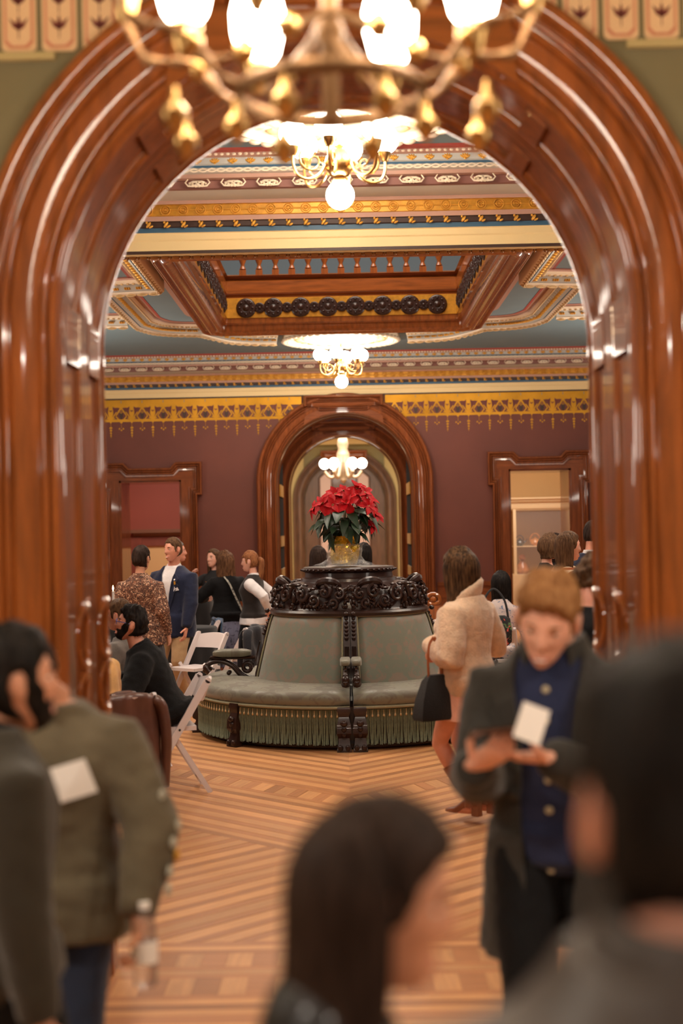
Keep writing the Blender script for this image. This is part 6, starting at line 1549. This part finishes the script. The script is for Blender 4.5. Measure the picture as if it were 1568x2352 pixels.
cloth_table((-2.42, 10.0, 0), .80, .735, 'round table under black cloth where the seated men lean', .09)
cloth_table((-2.0, 11.75, 0), .26, 1.07, 'narrow table under black cloth carrying the lit candle')
t = draped('blue_jacket', (-1.72, 16.35, .0), R(100), F['teal'], 'blue jacket hung beside the low black table', 'jacket', w=.19, h=.45, sleeve=False)
chair((-1.72, 16.35, 0), 100, 'white folding chair carrying the blue jacket')
cs = thing('candlestick', (-1.915, 11.72, 1.07), 'lit white taper candle in a small brass stick', 'candle')
MB().lathe([(0, 0), (.045, 0), (.04, .012), (.010, .03), (.009, .11), (.018, .13), (.014, .14), (0, .14)], 14).build('stick', M['brass'], cs)
MB().lathe([(.011, .135), (.010, .255), (.004, .26), (0, .26)], 12).build('taper', M['paper'], cs)
M['flame'] = mat('candle_flame', (1, .8, .4), .5, emit=(1, .62, .22), es=30)
MB().lathe([(0, .262), (.006, .27), (.007, .28), (.003, .298), (0, .305)], 10).build('flame', M['flame'], cs)
# ------------------------------------------------------------------ display case with teapots
M['ivory'] = mat('ivory_cabinet', lin((226, 204, 164)), .5); M['caseback'] = mat('case_lining', lin((184, 154, 108)), .7); M['casegl'] = mat('case_glass', (.96, .98, .97), .04, alpha=.07, spec=.5)
dc = thing('display_case', (3.75, 24.75, 0), 'ivory museum display case with moulded cornice and glass front beyond the doorway', 'cabinet')
X = 1.55 if False else 1.5
MB().b2((-.85, -.12, 0), (X, .65, .95)).build('base_cabinet', M['ivory'], dc, smooth=False)
MB().b2((-.82, .60, .95), (X, .64, 2.1)).build('case_back', M['caseback'], dc, smooth=False)
MB().b2((-.83, -.08, 2.06), (X, .65, 2.23)).build('head_board', M['ivory'], dc, smooth=False)
MB().loft([[(x, y, z) for y, z in ((-.09, 2.08), (-.10, 2.10), (-.10, 2.19), (-.13, 2.21), (-.135, 2.235), (-.16, 2.255), (-.165, 2.28), (.65, 2.28))] for x in (-.92, X)], False, False).build('case_cornice', M['ivory'], dc, smooth=30)
for x in (-.80,): MB().b2((x-.025, -.09, .95), (x+.025, -.04, 2.08)).build('corner_post', M['ivory'], dc, smooth=False)
MB().b2((-.80, -.07, .95), (X, -.062, 2.08)).build('glass_pane', M['casegl'], dc, smooth=False)
MB().b2((-.80, -.05, 1.425), (X, .60, 1.44)).build('shelf', M['casegl2'] if 'casegl2' in M else M['ivory'], dc, smooth=False)
def pottery(name, c): return mat(name, lin(c), .25, coat=.4, var=.3, vscale=12)
def teapot(loc, m, label, rz=0, s=1.0, hr=.075):
    t = thing('teapot', loc, label, 'teapot', 'pottery in the display case', rz)
    MB().lathe([(0, 0), (.045*s, 0), (.075*s, .03*s), (.085*s, .06*s), (.07*s, .095*s), (.035*s, .115*s), (.034*s, .12*s), (.012*s, .128*s), (.016*s, .14*s), (0, .148*s)], 20).build('pot_body', m, t)
    MB().tube(bez([(.075*s, 0, .06*s), (.11*s, 0, .085*s), (.135*s, 0, .125*s)], 4), [.018*s-.0012*s*i for i in range(9)], 8).build('spout', m, t)
    MB().tube([(hr*s*math.cos(a)*.95, 0, .085*s+hr*1.35*s*math.sin(a)) for a in (PI*k/12 for k in range(13))], .009*s, 7).build('handle', m, t)
    return t
teapot((3.06, 24.9, 1.44), pottery('dark_glaze', (58, 46, 38)), 'dark glazed teapot with hoop handle on the glass case shelf'); teapot((3.33, 24.9, 1.44), pottery('amber_glaze', (196, 128, 62)), 'amber glazed teapot with tall hoop handle on the glass case shelf', 0, 1.08, .085)
def jar(name, loc, m, prof, label):
    t = thing(name, loc, label, 'jar', 'pottery in the display case'); MB().lathe(prof, 20).build('jar_body', m, t); return t
j = jar('lidded_jar', (3.62, 24.9, 1.44), pottery('brown_glaze', (96, 66, 40)), [(0, 0), (.055, 0), (.085, .05), (.09, .10), (.06, .16), (.05, .17)], 'brown glazed lidded jar on the shelf, above the bobbed hair'); MB().lathe([(.062, .165), (.05, .20), (.02, .215), (.02, .23), (0, .24)], 16).build('lid', j.children[0].data.materials[0], j)
j = jar('round_vase', (3.86, 24.9, 1.44), pottery('orange_glaze', (204, 124, 60)), [(0, 0), (.06, 0), (.10, .06), (.10, .11), (.06, .17), (.035, .18), (.035, .20), (.045, .205)], 'orange glazed round vase at the shelf end by the doorway edge')
j = jar('gourd_jar', (3.10, 24.9, .95), pottery('tan_glaze', (176, 112, 66)), [(0, 0), (.09, 0), (.13, .06), (.11, .13), (.05, .20), (.045, .23)], 'tan gourd-shaped jar with ball lid under the shelf'); MB().ball((0, 0, .29), (.062, .062, .06), 16, 10).build('ball_lid', j.children[0].data.materials[0], j)
# ------------------------------------------------------------------ brick-red room
M['redwood'] = mat('red_brown_panel', lin((120, 58, 42)), .5, var=.15)
mt = thing('mantelpiece', (-3.3, 26.2, 0), 'red-brown mantelpiece with pale recess in the room behind the blazer man', 'mantel')
MB().b2((-.62, -.22, 1.80), (.95, 0, 1.86)).loft([[(x, y, z) for y, z in ((-.02, 1.70), (-.10, 1.74), (-.16, 1.79), (-.22, 1.80))] for x in (-.58, .95)], False, False).build('mantel_shelf', mat('mantel_wood', lin((112, 74, 52)), .45), mt, smooth=False)
for x in (-.52, .85): MB().b2((x-.10, -.10, 0), (x+.10, 0, 1.72)).build('pilaster', M['redwood'], mt, smooth=False)
MB().b2((-.62, -.08, 1.56), (.95, 0, 1.72)).build('frieze_board', M['redwood'], mt, smooth=False); MB().b2((-.42, -.03, 0), (.75, 0, 1.56)).build('pale_recess', M['beige'], mt, smooth=False)
pic = thing('framed_picture', (-4.02, 26.18, 1.22), 'small pale framed picture hanging in the brick-red room', 'picture')
MB().b2((-.10, -.03, -.19), (.10, 0, .19)).build('picture_frame', M['frpan'], pic, smooth=False); MB().b2((-.08, -.034, -.16), (.08, -.03, .14)).build('picture_print', spotted('reddish_print', (196, 150, 122), [((150, 72, 54), 9, .52), ((236, 222, 206), 13, .58)]), pic, smooth=False)
# carved chair behind the fur-jacket woman, only its crest shows
hc = thing('carved_chair', (1.05, 16.9, 0), 'carved dark wooden chair showing its crest beside the settee', 'chair', rz=PI)
hc.scale = (.8, .8, .78)
MB().b2((-.24, -.22, .42), (.24, .24, .48)).build('seat', M['carve'], hc, smooth=False)
for sx in (-1, 1):
    for y in (-.2, .2): MB().tube([(sx*.21, y, 0), (sx*.20, y, .2), (sx*.21, y, .43)], [.022, .03, .028], 8).build('leg', M['wood'], hc)
    MB().tube([(sx*.21, -.21, .45), (sx*.215, -.25, .80), (sx*.21, -.27, 1.12)], [.025, .022, .026], 8).build('back_post', M['wood'], hc)
MB().b2((-.20, -.27, .55), (.20, -.24, 1.10)).build('back_panel', M['wood'], hc, smooth=False); MB().tube([(.10*math.cos(a), -.26, 1.20+.08*math.sin(a)) for a in (2*PI*k/14 for k in range(15))], .028, 8).ball((0, -.26, 1.20), (.05, .03, .05), 10, 7).build('crest', M['wood'], hc)
finish_jobs()
